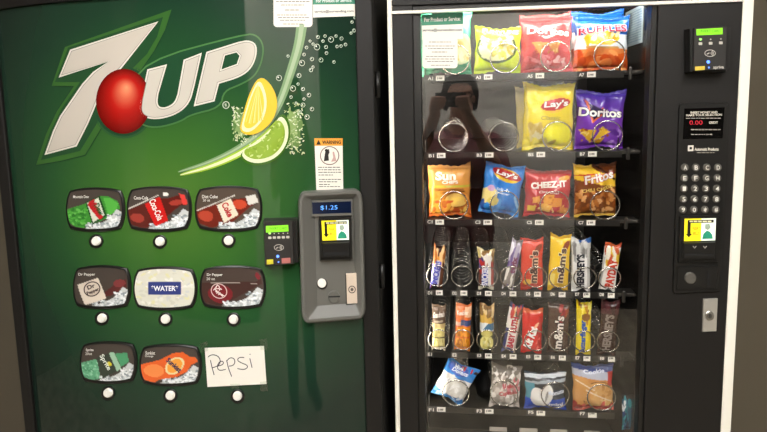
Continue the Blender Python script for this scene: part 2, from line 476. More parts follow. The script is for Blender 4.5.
# red ball with its printed highlight and dark ring
m = MB()
m.patch(PAN, [ell(123.5, 101.5, 32.5, 37, 44)], K*3, G('#2c5630'))
m.patch(PAN, [ell(123.5, 101.5, 30.5, 35, 44)], K*4, G('#23472c'))
build('logo_ring', m, panel)
m = MB(); V, F, cols = [], [], []
rc, hl = (123.5, 101.3), (126.5, 87)
for i in range(13):
    for k in range(40):
        t = i/12; q = 2*PI*k/40; a = (rc[0] + 27.5*math.cos(q), rc[1] + 32.5*math.sin(q))
        p = (hl[0]*(1-t) + a[0]*t, hl[1]*(1-t) + a[1]*t); V.append(PAN.at(*p, K*8))
        s = max(0, 1 - t*1.9)**1.5; g = (1 - .74*max(0, t-.45)/.55)
        cR, cH = np.array(lin('#b81a15')), np.array(lin('#f0956c'))
        cols.append(tuple(cR*g*(1-s) + cH*s))
for i in range(12):
    for k in range(40): F.append((i*40+k, (i+1)*40+k, (i+1)*40+(k+1) % 40, i*40+(k+1) % 40))
m.add(V, F, print_mat('printed_gloss', .06, .5), cols)
build('logo_ball', m, panel)
# UP
Up = [(147.4, 69.4), (167, 64.3)] + smooth_loop([(158.4, 94), (157.2, 103), (160, 107.5), (167, 107.2), (174.5, 102.5), (177.5, 94)], 2, False) + [(183.7, 59.8), (201.8, 52.7)] + smooth_loop([(194.5, 86), (190, 103), (178, 114), (160, 119.5), (146, 118.5), (139.5, 112), (141, 99)], 2, False)
Pp = [(206.4, 52)] + smooth_loop([(238, 42), (248, 39.8), (256.5, 43.5), (257, 55), (252, 68), (241, 77), (219, 83.7)], 2, False) + [(219, 83.9), (214.5, 101.3), (193.7, 106.4)]
Ph = [(224.9, 55.5), (236.5, 52.4), (239.6, 55.8), (236.8, 64), (221.4, 69.5)]
UO = smooth_loop([(141.6, 62.5), (245.7, 34.4), (257, 36), (263, 46), (261, 62), (254, 76), (240, 84), (223, 90.5), (220, 107), (190, 114), (180, 121), (158, 127), (143, 125), (134, 115), (134, 96)], 2)
m = MB()
m.patch(PAN, [grow(UO, 1.6)], K*5, G('#4c7a45')); m.patch(PAN, [UO], K*6, G('#24492f'))
m.patch(PAN, [Up], K*8, G('#dcd8cb'))
m.patch(PAN, [grow(Up, -1.5)], K*9, G('#8d8a80')); m.patch(PAN, [grow(Up, -2.1)], K*10, G('#c9c2b6'))
m.patch(PAN, [Pp, Ph], K*8, G('#dcd8cb'))
m.patch(PAN, [grow(Pp, -1.5), grow(Ph, 1.2)], K*9, G('#8d8a80')); m.patch(PAN, [grow(Pp, -2.1), grow(Ph, 1.7)], K*10, G('#c9c2b6'))
build('logo_lettering', m, panel)
m = MB(); m.stroke(PAN, ell(226, 105, 3.2, 3.4, 18), .8, K*8, G('#c9d6bf'), True); m.text(PAN, 'R', (226, 105), 2.4, 3.2, K*8, G('#c9d6bf'), 10, .02)
build('registered_mark', m, panel)
# splash, fruit, bubbles
m = MB(); r = random.Random(3)
for cx_, cy_, rx_, ry_, c_ in ((240, 123, 8, 15, '#5f8248'), (293, 128, 8.5, 22, '#66884a'), (240, 125, 6, 11, '#86a266'), (292, 124, 5.5, 15, '#8ca866')):
    m.patch(PAN, [smooth_loop([(cx_ + rx_*q*math.cos(t), cy_ + ry_*q*math.sin(t)) for t, q in ((2*PI*i/26, r.uniform(.45, 1.25)) for i in range(26))], 1)], K*(3.5 if c_ < '#7' else 3.8), G(c_))
for (x0, y0, x1, y1, n) in ((230, 107, 248, 141, 80), (282, 103, 304, 154, 110), (238, 126, 262, 147, 40)):
    for i in range(n):
        t = r.random()**.6 if x0 > 270 else 1 - r.random()**.6*.9
        x = x0 + (x1-x0)*t; y = r.uniform(y0, y1)
        q = r.uniform(0, PI); m.patch(PAN, [ell(x, y, r.uniform(.5, 1.9), r.uniform(.35, .8), 9, math.degrees(q))], K*(4 + .02*i), G(r.choice(['#c3d09c', '#a3b782', '#e3e9d0', '#c9d6a8'])))
build('splash_print', m, panel)
lime = smooth_loop([(241.5, 154), (256, 149), (270, 137), (279, 121), (283, 115), (288.5, 126), (287, 143), (276, 158), (259, 164), (246, 161)], 2)
lime = grow(lime, 2.4)
m = MB()
m.patch(PAN, [lime], K*7, G('#3e6a1c'))
m.patch(PAN, [[(255 + (x-255)*.93 + .5, 146 + (y-146)*.9 - .5) for x, y in lime]], K*8, G('#e6ecc0'))
m.patch(PAN, [[(260 + (x-260)*.82, 144 + (y-144)*.76 - 1) for x, y in lime]], K*9, G('#8cac38'))
lp = [(262 + (x-262)*.74, 143 + (y-143)*.66 - 1) for x, y in lime]
for i in range(44):
    a, bq = r.choice(lp), r.choice(lp); t = r.random(); x, y = a[0]*t + bq[0]*(1-t), a[1]*t + bq[1]*(1-t)
    m.patch(PAN, [ell(x, y, r.uniform(1, 2.4), r.uniform(.6, 1.1), 8, r.uniform(0, 180))], K*(10 + .02*i), G(r.choice(['#a9c25a', '#7c9c30', '#c0d080', '#98b444'])))
build('lime_print', m, panel)
lemon = grow(smooth_loop([(259.5, 76.5), (270, 84), (277, 100), (274.5, 116), (264, 129), (251, 135), (240, 131), (243, 118), (250, 94)], 2), 1.0)
m = MB()
m.patch(PAN, [lemon], K*12, G('#e8c032'))
face = smooth_loop([(259, 78), (266, 92), (267, 108), (262, 122), (250, 133), (240.5, 130.5), (243.5, 118), (250.5, 95)], 2)
m.patch(PAN, [face], K*13, G('#f3e6b4'))
m.patch(PAN, [[(254 + (x-254)*.8, 109 + (y-109)*.84) for x, y in face]], K*14, G('#f0cc46'))
for i in range(12):
    t = i/11; m.stroke(PAN, [(258, 84), (246 + 17*t, 124 - 6*abs(t-.3))], [.3, 1.0], K*(15 + .02*i), G(['#f4d868', '#ebc440', '#f7e290'][i % 3]))
build('lemon_print', m, panel)
m = MB()
for x, y, q in ((355, 17.5, 1.3), (352, 22, 1.2), (354, 30.5, 1.5), (351, 33, 1.1), (318, 37, 1.5), (325, 36, 1.3), (331, 39.5, 2.6), (336, 36, 1.2), (341.5, 38.5, 1.6), (317, 47, 2.8), (323, 41, 1.3), (310, 41, 1.1), (313, 44, 1.2),
                (326, 47, 1.6), (337, 46.5, 1.3), (341, 46, 1.3), (345.5, 44.5, 1.4), (306.5, 47.5, 1.4), (304, 54.5, 1.4), (312, 59, 1.7), (321, 60, 2.0), (326.5, 53, 1.4), (334, 62, 1.3), (288, 56, 1.2), (302, 63, 2.7),
                (311, 70, 1.7), (313, 67, 1.2), (279, 78, 2.6), (293, 88.5, 2.6), (299, 75.5, 2.0), (303, 89, 1.6), (309, 95, 1.8), (304, 99, 1.2), (291, 97, 1.3), (298, 84, 1.2), (303, 105, 2.0), (312, 109, 1.8), (307, 117, 2.2), (300, 112, 1.2), (296, 103, 1.0)):
    m.stroke(PAN, ell(x, y, q, q*1.05, 14), .55, K*16, G('#cfdcc6'), True); m.patch(PAN, [ell(x - q*.3, y - q*.3, q*.28, q*.3, 8)], K*17, G('#eef3e8'))
build('bubble_print', m, panel)

# ---- flavour windows: a moulded black recess, a barrel-shaped printed card, a white button under it
card_mat = print_mat('printed_card', .12, .5)
def squircle(x0, y0, x1, y1, u, v, k=.27):
    a, b = 2*u - 1, 2*v - 1
    return ((x0+x1)/2 + (x1-x0)/2 * a*math.sqrt(1 - k*b*b*(.55 + .45*a*a)), (y0+y1)/2 + (y1-y0)/2 * b*math.sqrt(1 - k*a*a*(.55 + .45*b*b)))
def window(x0, y0, x1, y1, base, layers, texts, say):
    n = 10
    edge = [(i/n, 0) for i in range(n)] + [(1, i/n) for i in range(n)] + [(1 - i/n, 1) for i in range(n)] + [(0, 1 - i/n) for i in range(n)]
    bez = [squircle(x0-2.2, y0-2.0, x1+2.2, y1+3.2, u, v) for u, v in edge]
    ring = MB().prism(PAN, bez, 0, .006, blk2, 1.2)
    o = build('flavour_window', ring, soda, label=say, auto=35)
    NU, NV = 66, 48
    U, Vv = np.meshgrid(np.linspace(0, 1, NU), np.linspace(0, 1, NV))
    col = paint(U.ravel(), 1 - Vv.ravel(), layers, base)
    V = [PAN.at(*squircle(x0, y0, x1, y1, u, v), .0075) for u, v in zip(U.ravel(), Vv.ravel())]
    F = [(j*NU+i, j*NU+i+1, (j+1)*NU+i+1, (j+1)*NU+i) for j in range(NV-1) for i in range(NU-1)]
    build('flavour_card', MB().add(V, F, card_mat, [tuple(c) for c in col]), o)
    for name, body, u, v, w, h, hexc, rot, bold in texts:
        p = squircle(x0, y0, x1, y1, u, v)
        build(name, MB().text(PAN, body, p, w*(1.2 if name == 'flavour_name' else 1), h*(1.3 if name == 'flavour_name' else 1), .0082, ink(hexc), rot, bold), o)
ice = lambda s: [('poly', [(.32, 0), (.55, .1), (.72, .2), (.82, .34), (.9, .5), (1, .42), (1, 0)], '#c9cccb'),
        ('blobs', 70, s, .35, 0, 1, .14, .035, ['#eef1f2', '#9aa3a6', '#dfe3e4', '#b4babc']), ('blobs', 30, s+1, .74, .12, 1, .36, .035, ['#f2f4f4', '#8d979b', '#dfe3e4'])]
def bottle(cap, body, lab, dark='#231f1c', tilt=.0):
    """A bottle lying across the card, neck to the upper right."""
    return [('poly', [(-.05, .1), (-.05, .55), (.3, .72), (.62, .86), (.74, .84), (.9, .84), (.97, .72), (.9, .62), (.78, .5), (.62, .3), (.3, .04), (.1, 0)], body),
            ('poly', [(.88, .86), (.99, .88), (1.0, .62), (.9, .58)], cap),
            ('poly', [(.32, .68), (.58, .84), (.72, .4), (.48, .1)], lab)]
DK = '#4a423c'
rows = [
 ((67.3, 189.7, 121.9, 228.8), DK, [('poly', [(0, .1), (0, .5), (.36, .66), (.62, .84), (.76, .84), (.93, .72), (.97, .52), (.86, .42), (.72, .26), (.3, .02), (.1, 0)], '#3f8c35'), ('blobs', 60, 5, 0, .08, .34, .5, .045, ['#4fa53e', '#2f742b', '#66b552', '#37802f']),
    ('poly', [(.66, .8), (.8, .8), (.94, .66), (.9, .5), (.76, .3)], '#57b046')] + ice(2) + [('poly', [(.33, .68), (.6, .84), (.73, .32), (.46, .1)], '#1f4a23'), ('poly', [(.36, .66), (.57, .79), (.68, .35), (.47, .16)], '#d9dcc8'), ('line', .42, .62, .60, .30, .05, '#c02a2c')],
   [('flavour_name', 'Mountain Dew', .24, .17, 13, 2.2, '#e8e4dc', 0, .01), ('brand_lettering', 'Mtn', .5, .42, 13, 6.5, '#b02026', -62, .03), ('brand_lettering', 'Dew', .58, .5, 12, 6, '#2a5a2a', -62, .03)], 'card with a green bottle in the top row'),
 ((128.3, 188.5, 189, 229), DK, [('poly', [(0, .05), (0, .48), (.3, .66), (.5, .74), (.66, .76), (.86, .86), (.96, .86), (.97, .6), (.86, .58), (.66, .34), (.5, .08), (.2, 0)], '#5b211b'), ('ell', .14, .26, .12, .12, 0, '#9c3a30'), ('ell', .8, .66, .13, .07, 20, '#a23c31')] + ice(12) + [('poly', [(.27, .62), (.52, .80), (.66, .2), (.44, .06)], '#c8221f'), ('poly', [(.86, .9), (.96, .88), (.98, .62), (.9, .6)], '#d8403a'), ('line', 0, .5, .5, .84, .012, '#d8d2c8'), ('ell', .62, .86, .05, .05, 0, '#ece8e2')],
   [('flavour_name', 'Coca-Cola', .2, .22, 12, 2.6, '#e8e4dc', 0, .01), ('brand_lettering', 'Coca-Cola', .46, .52, 22, 6.8, '#f4efe8', -66, .02)], 'card with a red labelled cola bottle in the top row'),
 ((196.5, 188, 260, 228.7), '#55493f', [('poly', [(0, .08), (0, .48), (.3, .6), (.55, .72), (.78, .76), (.9, .82), (.9, .6), (.78, .46), (.55, .14), (.2, 0)], '#6e281d'), ('ell', .14, .3, .12, .14, 0, '#b04532'), ('ell', .68, .6, .11, .12, 0, '#c4492f')] + ice(22) + [('poly', [(.32, .58), (.54, .74), (.66, .34), (.43, .14)], '#e2d8c2'), ('poly', [(.78, .8), (.96, .88), (.98, .66), (.82, .58)], '#d8d4cc'), ('line', 0, .44, .6, .82, .012, '#cfc9c0')],
   [('flavour_name', 'Diet Coke', .2, .2, 13, 2.6, '#e8e4dc', 0, .01), ('flavour_name', '20 oz', .15, .29, 6, 2, '#d8d4cc', 0, .01), ('brand_lettering', 'Coke', .49, .53, 15, 7, '#b8242a', -62, .03)], 'card with a pale labelled cola bottle in the top row'),
 ((74.4, 267.7, 128, 306.2), DK, [('poly', [(.4, .2), (.62, .42), (.8, .62), (.98, .72), (.98, .5), (.7, .28)], '#5a2d2b'), ('ell', .84, .6, .12, .1, 25, '#7d3a3a')] + ice(32) + [('poly', [(.06, .56), (.44, .74), (.6, .2), (.16, .0)], '#e3d6c6')],
   [('flavour_name', 'Dr Pepper', .22, .17, 14, 2.6, '#e8e4dc', 0, .015)], 'card with a square white label on a dark bottle in the middle row'),
 ((134.7, 269, 194.5, 307.5), '#dcdacb', [('blobs', 90, 42, 0, 0, 1, 1, .05, ['#e6e4d8', '#d2d0c0', '#e0dcae', '#cfd0cc', '#ebe9e0']), ('rect', .22, .32, .78, .68, '#38427f')],
   [('brand_lettering', '*WATER*', .5, .5, 27, 5.4, '#e9ebf2', 0, .03)], 'white card with a blue water label in the middle row'),
 ((201.5, 268, 263.5, 306.5), '#4c403a', [('poly', [(0, .06), (0, .62), (.9, .66), (.97, .84), (.98, .6), (.6, .26), (.3, 0)], '#47302b'), ('ell', .3, .32, .2, .24, 0, '#78282c'), ('ell', .93, .82, .04, .1, 0, '#7d2a30'), ('line', 0, .63, .9, .6, .008, '#a89e96')] + ice(52),
   [('flavour_name', 'Dr Pepper', .2, .17, 13, 2.6, '#e8e4dc', 0, .015), ('flavour_name', '20 oz', .14, .27, 7, 2, '#d8d4cc', 0, .01)], 'card with a dark red bottle in the middle row'),
 ((81.3, 344, 134, 381), DK, [('poly', [(0, .04), (0, .5), (.3, .6), (.36, .06), (.16, 0)], '#63a67f'), ('blobs', 50, 61, 0, .06, .32, .5, .03, ['#7cbd96', '#4f8f6a', '#93cca9'])] + ice(62) + [('poly', [(.28, .62), (.6, .8), (.72, .3), (.4, .06)], '#3a4238'), ('poly', [(.52, .76), (.62, .78), (.76, .34), (.68, .26)], '#9fc4a8'), ('poly', [(.64, .74), (.88, .78), (.9, .52), (.76, .38)], '#4f9a6c'), ('ell', .53, .46, .045, .06, 30, '#d8cc3a')],
   [('flavour_name', 'Sprite', .14, .15, 6.5, 2.6, '#e8e4dc', 0, .015), ('flavour_name', '20oz', .13, .25, 5.5, 2, '#d8d4cc', 0, .01), ('brand_lettering', 'Sprite', .45, .5, 17, 6, '#e8efe4', -60, .02)], 'card with a pale green bottle in the bottom row'),
 ((141, 346.7, 199, 383.5), DK, ice(72) + [('poly', [(0, .04), (0, .52), (.32, .64), (.55, .82), (.74, .86), (.84, .74), (.96, .72), (.98, .6), (.86, .5), (.8, .32), (.62, .18), (.3, .1), (.2, 0)], '#e2622a'), ('ell', .22, .34, .18, .18, 0, '#f08a4a'), ('ell', .58, .48, .15, .25, -20, '#e8d8a0'), ('ell', .58, .48, .12, .2, -20, '#f0a040')],
   [('flavour_name', 'Sunkist', .14, .15, 8, 2.6, '#e8e4dc', 0, .015), ('flavour_name', 'Orange', .13, .25, 7, 2, '#d8d4cc', 0, .01), ('brand_lettering', 'Sunkist', .57, .5, 18, 5.4, '#1f2550', -42, .03)], 'card with an orange bottle in the bottom row'),
]
for q, base, lay, tx, say in rows: window(*q, base, lay, tx, say)
# the square label's oval and its red lettering, drawn as lettering on the two pepper cards
wins = [o for o in soda.children if o.name.startswith('flavour_window')]
m = MB(); m.stroke(PAN, ell(92, 289, 8, 7, 24, -20), 1.1, .0082, ink('#3a2624'), True); m.text(PAN, 'Dr', (91, 286.5), 8, 4.2, .0083, ink('#3a2624'), 22, .04); m.text(PAN, 'Pepper', (93, 291.5), 13, 4.2, .0083, ink('#3a2624'), 22, .04)
build('brand_lettering', m, wins[3])
m = MB(); m.stroke(PAN, ell(219, 291, 8, 7, 24, 30), .9, .0082, ink('#d8b8b4'), True); m.text(PAN, 'Dr', (219, 288), 7, 4, .0083, ink('#e8d4d0'), -35, .04); m.text(PAN, 'Pepper', (219, 293), 13, 4, .0083, ink('#e8d4d0'), -35, .04)
build('brand_lettering', m, wins[5])
btn = mat('white_button_plastic', '#f4f1e8', .3)
for x, y in ((95, 241.5), (159, 242), (228, 241), (100.8, 318.7), (164.6, 319.7), (233, 320), (107, 393.7), (169.5, 396.2), (237, 396.8)):
    o = build('selection_button', MB().prism(PAN, ell(x, y, 4.7, 4.7, 20), 0, .009, btn, 1.0), soda, auto=40)
    build('button_collar', MB().prism(PAN, ell(x + .3, y, 6.9, 6.9, 22), 0, .004, blk2, .8), o, auto=40)

# ---- notices and stickers on the soda machine
paperw = mat('white_sticker_film', '#f1ece0', .4)
def lines(mb, surf, rows_, off, m, r):
    """Illegible small print: short dashes of ink, word by word."""
    for x0, x1, y, h in rows_:
        x = x0
        while x < x1 - 1:
            w_ = min(r.uniform(1.5, 4.5), x1 - x); mb.patch(surf, [[(x, y-h/2), (x+w_, y-h/2), (x+w_, y+h/2), (x, y+h/2)]], off, m); x += w_ + .7
r = random.Random(11); grey_ink = ink('#6b665e')
o = build('service_notice', MB().prism(PAN, rrect(273.5, -9, 312.5, 27, 3.5), 0, .0006, paperw), soda, label='white rounded notice sticker at the top of the green front')
m = MB(); lines(m, PAN, [(276, 310, 1.5, .7), (281, 304, 5, .7), (285, 300, 10, .8), (277, 308, 15, .7), (278, 309, 17.6, .7), (280, 306, 20.2, .7), (283, 303, 24, .7)], .0009, grey_ink, r)
build('small_print', m, o)
o = build('service_label', MB().prism(PAN, [(313, -10), (355.5, -10), (355.5, 16), (313, 17.5)], 0, .0005, paperw), soda, label='white and teal service label beside the rounded notice')
m = MB().patch(PAN, [[(313, -10), (355.5, -10), (355.5, 4), (313, 4.6)]], .0007, ink('#3c8a6c')); build('teal_band', m, o)
m = MB().text(PAN, 'service@ourvending.com', (334, 11.5), 39, 3.2, .0009, ink('#2c2a28'), 1, .015); m.text(PAN, 'For Product or Service:', (334, .5), 36, 3.4, .0009, ink('#e8efe8'), 1, .02)
build('lettering', m, o)
wq = [(314.4, 138.3), (342.6, 138.3), (343.2, 189.6), (316.4, 190)]
o = build('warning_sticker', MB().prism(PAN, wq, 0, .0006, paperw), soda, label='white warning sticker with an orange heading')
build('orange_heading', MB().patch(PAN, [quad(wq, 0, 0, 1, .145)], .0008, ink('#f0a23c')), o)
m = MB().text(PAN, 'WARNING', (331.5, 142.2), 19, 3.6, .001, ink('#2a211a'), 0, .03); m.patch(PAN, [[(318.6, 139.6), (321, 144.6), (316.2, 144.6)]], .001, ink('#2a211a'))
build('heading_lettering', m, o); m = MB()
lines(m, PAN, [(318, 340, 167.3, .8), (318, 341, 169.8, .8), (318.3, 341, 172.3, .8), (318.5, 333, 175, .8), (318.8, 341, 179.4, .8), (319, 338, 181.8, .8), (319, 330, 184.5, .8), (319, 341, 186.6, .7)], .001, ink('#5c5750'), r)
build('small_print', m, o)
m = MB().stroke(PAN, ell(329.6, 155.6, 9.2, 9, 30), .9, .001, ink('#7a5a54'), True)
m.patch(PAN, [[(325.5, 150.5), (329, 149), (329.5, 152.5), (328.4, 155), (329, 160.5), (323.8, 161.3), (324.6, 155.5)]], .001, ink('#26221f')); m.patch(PAN, [ell(326.4, 150.4, 1.6, 1.5, 12)], .0011, ink('#26221f'))
m.patch(PAN, [[(332.5, 152), (334, 151.5), (336.5, 161), (331, 161.8), (333.2, 157.6)]], .001, ink('#c9a49c'))
build('pictogram', m, o)
tape = clear_mat('clear_tape', .1, (.86, .9, .86), .25)
sgn = [(204.7, 348), (263.9, 346), (266.5, 384), (207.5, 387)]
c4 = PAN.at(*bil(sgn, .5, 1), .004)
paper = thing('paper_sign', c4, 'white handwritten paper sign taped over the bottom right flavour window of the soda machine', 'sign')
# a black flavour window lies under the sign
build('flavour_window', MB().prism(PAN, smooth_loop([(207, 350), (262, 349), (264, 382), (209, 384)], 2), 0, .002, blk2), soda, label='flavour window covered by the paper sign')
build('sheet', MB().prism(PAN, sgn, .003, .0036, mat('white_paper', '#f0ebe0', .7, bump=(60, .15, .002))), paper)
s0 = lambda p: [(195 + x/6.17, 335 + y/6.17) for x, y in p]
m = MB()
for p in ([(95, 155), (105, 200), (118, 247)], [(80, 137), (92, 126), (112, 121), (138, 128), (154, 145), (156, 172), (140, 192), (108, 202)], [(140, 192), (165, 186), (178, 172), (168, 160), (150, 166), (138, 188), (140, 210), (155, 220), (190, 212)],
          [(195, 155), (206, 205), (226, 256)], [(198, 158), (212, 142), (232, 140), (247, 155), (244, 178), (230, 190), (210, 192)], [(304, 139), (280, 137), (264, 146), (264, 160), (290, 174), (318, 184), (326, 196), (314, 210), (290, 213), (262, 207)], [(338, 144), (345, 172), (352, 202)], [(337, 117), (342, 121)]):
    m.stroke(PAN, smooth_loop(s0(p), 2, False), .85, .004, ink('#2f2c33'))
build('handwriting', m, paper)
for q in ([(200, 343.5), (207.5, 341), (208, 351), (201, 353)], [(259.5, 339.5), (267, 338.5), (267.5, 350), (260.5, 350)], [(260, 382), (267.5, 381), (268, 391), (260.6, 391.5)], [(230, 384), (240, 383.8), (239, 388.6), (232, 388.8)]):
    build('tape_strip', MB().prism(PAN, q, .0040, .0043, tape), paper)

# ---- payment panel
grey = mat('grey_moulded_plastic', '#66655f', .42, bump=(500, .15, .0006))
out_l = rrect(0, 0, 1, 1, .1, 5)
pc = [(299, 194), (361.5, 190.5), (364.8, 317.5), (303, 322.5)]
ol = [bil(pc, x, .5 + (y-.5)*1.0) for x, y in rrect(0, 0, 1, 1, .09, 5)]
il = [bil(pc, .11 + x*.78, .035 + y*.93) for x, y in rrect(0, 0, 1, 1, .05, 5)]
fl = [bil(pc, .24 + x*.62, .06 + y*.82) for x, y in rrect(0, 0, 1, 1, .03, 5)]
n = len(ol); m = MB()
ring = lambda loop, off: [PAN.at(x, y, off) for x, y in loop]
side = [(i, (i+1) % n, n+(i+1) % n, n+i) for i in range(n)]
og = grow(ol, 1.2)
back = [p - PAN.nrm(p)*.030 for p in ring(og, .026)]
m.add(back + ring(og, .020), side, grey); m.add(ring(og, .020) + ring(ol, .026), side, grey); m.add(ring(ol, .026) + ring(grow(ol, -2.6), .026), side, grey)
m.add(ring(grow(ol, -2.6), .026) + ring(fl, .007), side, grey)
V, F = cut2d([fl]); m.add([PAN.at(x, y, .007) for x, y in V], F, grey)
pay = build('payment_panel', m, soda, label='grey moulded coin and bill panel', auto=25)
o_ = .0075
d4 = [(312, 202.5), (351, 201.3), (351.3, 212.8), (312.5, 214)]
build('display_housing', MB().prism(PAN, [(311, 200.5), (352.5, 199), (353, 215.5), (311.5, 217)], .004, .016, grey, .8), pay)
build('display_window', MB().prism(PAN, d4, .014, .0166, mat('dark_blue_display', '#101a33', .15)), pay)
m = MB().text(PAN, '$1.25', (329, 207.8), 17, 4.8, .0169, mat('lit_blue_digits', '#5aa0ff', .5, emit='#4d8fe8', estr=1.0), 1, .0)
build('display_digits', m, pay)
bq = [(319, 217.5), (352, 216.5), (353, 259.5), (320, 261)]
build('bill_acceptor', MB().prism(PAN, bq, .004, .022, blk2, 1.0), pay, auto=30)
yq = [(321.5, 220.8), (348.6, 220), (349, 239.8), (322.4, 240.6)]
litL = mat('lit_yellow_label', '#e9d81c', .4, emit='#f2e428', estr=.55)
litW = mat('lit_white_label', '#e6ecdc', .4, emit='#e8f0e0', estr=.55)
def bill_label(surf, yq, off, parent, px):
    m = MB().patch(surf, [quad(yq, 0, 0, .54, 1)], off, litL); m.patch(surf, [quad(yq, .54, 0, 1, 1)], off, litW)
    m.patch(surf, [quad(yq, .1, .06, .93, .2)], off + .0003, ink('#1d1b16')); lines(m, surf, [(bil(yq, .16, .13)[0], bil(yq, .9, .13)[0], bil(yq, .5, .13)[1], px*.05)], off + .0005, ink('#e8e2b8'), random.Random(5))
    ar = [bil(yq, *q) for q in ((.1, .2), (.2, .2), (.2, .68), (.26, .68), (.15, .84), (.05, .68), (.1, .68))]
    m.patch(surf, [ar], off + .0003, ink('#1d1b16'))
    m.text(surf, 'INSERT', bil(yq, .38, .44), px*.24, px*.1, off + .0003, ink('#5a520f')); m.text(surf, 'BILLS', bil(yq, .38, .66), px*.2, px*.1, off + .0003, ink('#5a520f'))
    m.patch(surf, [[bil(yq, *q) for q in ((.58, .92), (.62, .68), (.72, .55), (.82, .6), (.9, .74), (.92, .92))]], off + .0003, ink('#2f9a7a')); m.patch(surf, [[bil(yq, *q) for q in ((.66, .26), (.8, .24), (.84, .42), (.76, .54), (.66, .46))]], off + .0003, ink('#a9b8a4'))
    return build('bill_label', m, parent)
bill_label(PAN, yq, .0224, pay, 27)
m = MB().prism(PAN, [(321.5, 243), (350, 242), (350.6, 257), (322, 258.2)], .02, .030, blk2, 1.2); build('bill_slot', m, pay)
build('bill_mouth', MB().prism(PAN, [(323.5, 252.4), (349, 251.6), (349.2, 254.6), (323.8, 255.4)], .029, .0306, mat('deep_black', '#070707', .7)), pay)
m = MB().prism(PAN, ell(322.2, 284, 5.4, 5.6, 22), .004, .009, blk2, .6); m.prism(PAN, ell(322, 283.8, 4.4, 4.5, 22), .006, .015, btn, .9); build('coin_return_button', m, pay, auto=40)
m = MB().prism(PAN, ell(334.2, 297.2, 6, 6.2, 26), .004, .011, grey, .7); m.prism(PAN, [(328.6, 296.2), (340, 295.8), (340, 297.2), (328.6, 297.6)], .0105, .0116, mat('deep_black', '#070707', .7)); build('coin_slot', m, pay, auto=40)
lq = [(346.2, 274), (356.6, 273.4), (357.6, 303.6), (347.2, 304.2)]
m = MB().prism(PAN, grow(lq, 1), .004, .0085, blk2); m.prism(PAN, lq, .006, .014, mat('beige_lock_plate', '#d8c7b4', .38), .6); build('lock_plate', m, pay)
m = MB().stroke(PAN, ell(352, 289.5, 3.3, 3.4, 20), .9, .0145, ink('#4c443c'), True); m.patch(PAN, [ell(352, 289.5, 1.6, 1.7, 14)], .0145, ink('#5d544a')); build('lock_cylinder', m, pay)

# ---- card readers (one per machine)
lcd = mat('lit_green_display', '#7fd32c', .3, emit='#79d428', estr=.7)
icon = ink('#cfcac0')
def reader(surf, mach, face, side_loop, scr, k, say):
    o = build('card_reader', MB().prism(surf, side_loop, 0, .03, blk2, .8), mach, label=say, auto=30)
    build('reader_face', MB().prism(surf, face, .028, .036, mat('charcoal_plastic', '#2d2b29', .4), .8), o, auto=30)
    build('display', MB().prism(surf, scr, .035, .0366, lcd), o)
    cx = lambda u, v: bil(face, u, v); W = face[1][0] - face[0][0]
    m = MB().text(surf, 'INSERT CARD', cx(.5, (scr[0][1]+scr[2][1])/2/1 and (((scr[0][1]+scr[2][1])/2) - face[0][1])/(face[3][1]-face[0][1])), W*.6, W*.08, .037, ink('#3f7a1e'))
    build('display_lettering', m, o)
    m = MB()
    for i in range(k):
        u = .2 + .62*i/(k-1); a = cx(u, .37); s = W*.055
        m.patch(surf, [rrect(a[0]-s, a[1]-s*.75, a[0]+s, a[1]+s*.75, s*.3, 2)], .0366, icon); a = cx(u, .28); m.patch(surf, [ell(*a, W*.022, W*.022, 8)], .0366, icon)
    a = cx(.2, .27); m.patch(surf, [ell(*a, W*.045, W*.035, 10)], .0367, mat('lit_green_lamp', '#a8f07c', .4, emit='#a0f070', estr=.8))
    build('payment_icons', m, o)
    m = MB(); a = cx(.5, .6)
    m.stroke(surf, ell(*a, W*.16, W*.1, 20), W*.018, .0366, icon, True)
    for q in (.03, .065, .1): m.stroke(surf, [(a[0] + W*q*math.cos(t), a[1] + W*q*math.sin(t)) for t in np.linspace(-.9, .9, 7)], W*.018, .0368, icon)
    m.stroke(surf, [(a[0] - W*.1, a[1] + W*.03), (a[0] - W*.02, a[1] - W*.01)], W*.03, .0368, icon)
    build('contactless_symbol', m, o)
    m = MB().patch(surf, [ell(*cx(.45, .8), W*.05, W*.05, 12)], .0367, mat('lit_blue_lamp', '#4a78ff', .4, emit='#5a86ff', estr=2.2)); m.patch(surf, [ell(*cx(.47, .93), W*.025, W*.025, 8)], .0367, mat('lit_blue_lamp', ''))
    build('status_lamp', m, o)
    return o, cx, W
fa = [(263.5, 221.5), (292.5, 221), (294, 264), (265, 266)]
o, cx, W = reader(PAN, soda, fa, [(263, 220.5), (297.5, 220), (298.6, 263), (264.5, 267.3)], [(265.8, 226), (288.2, 225), (288.6, 231.4), (266, 232.6)], 5, 'small black card reader with a green display')
m = MB().patch(PAN, [quad(fa, .06, .86, .29, .97)], .0367, ink('#d9cf3c')); build('yellow_badge', m, o)
m = MB().patch(PAN, [quad(fa, .58, .85, .88, .97)], .0367, ink('#b8706a')); build('red_badge', m, o)
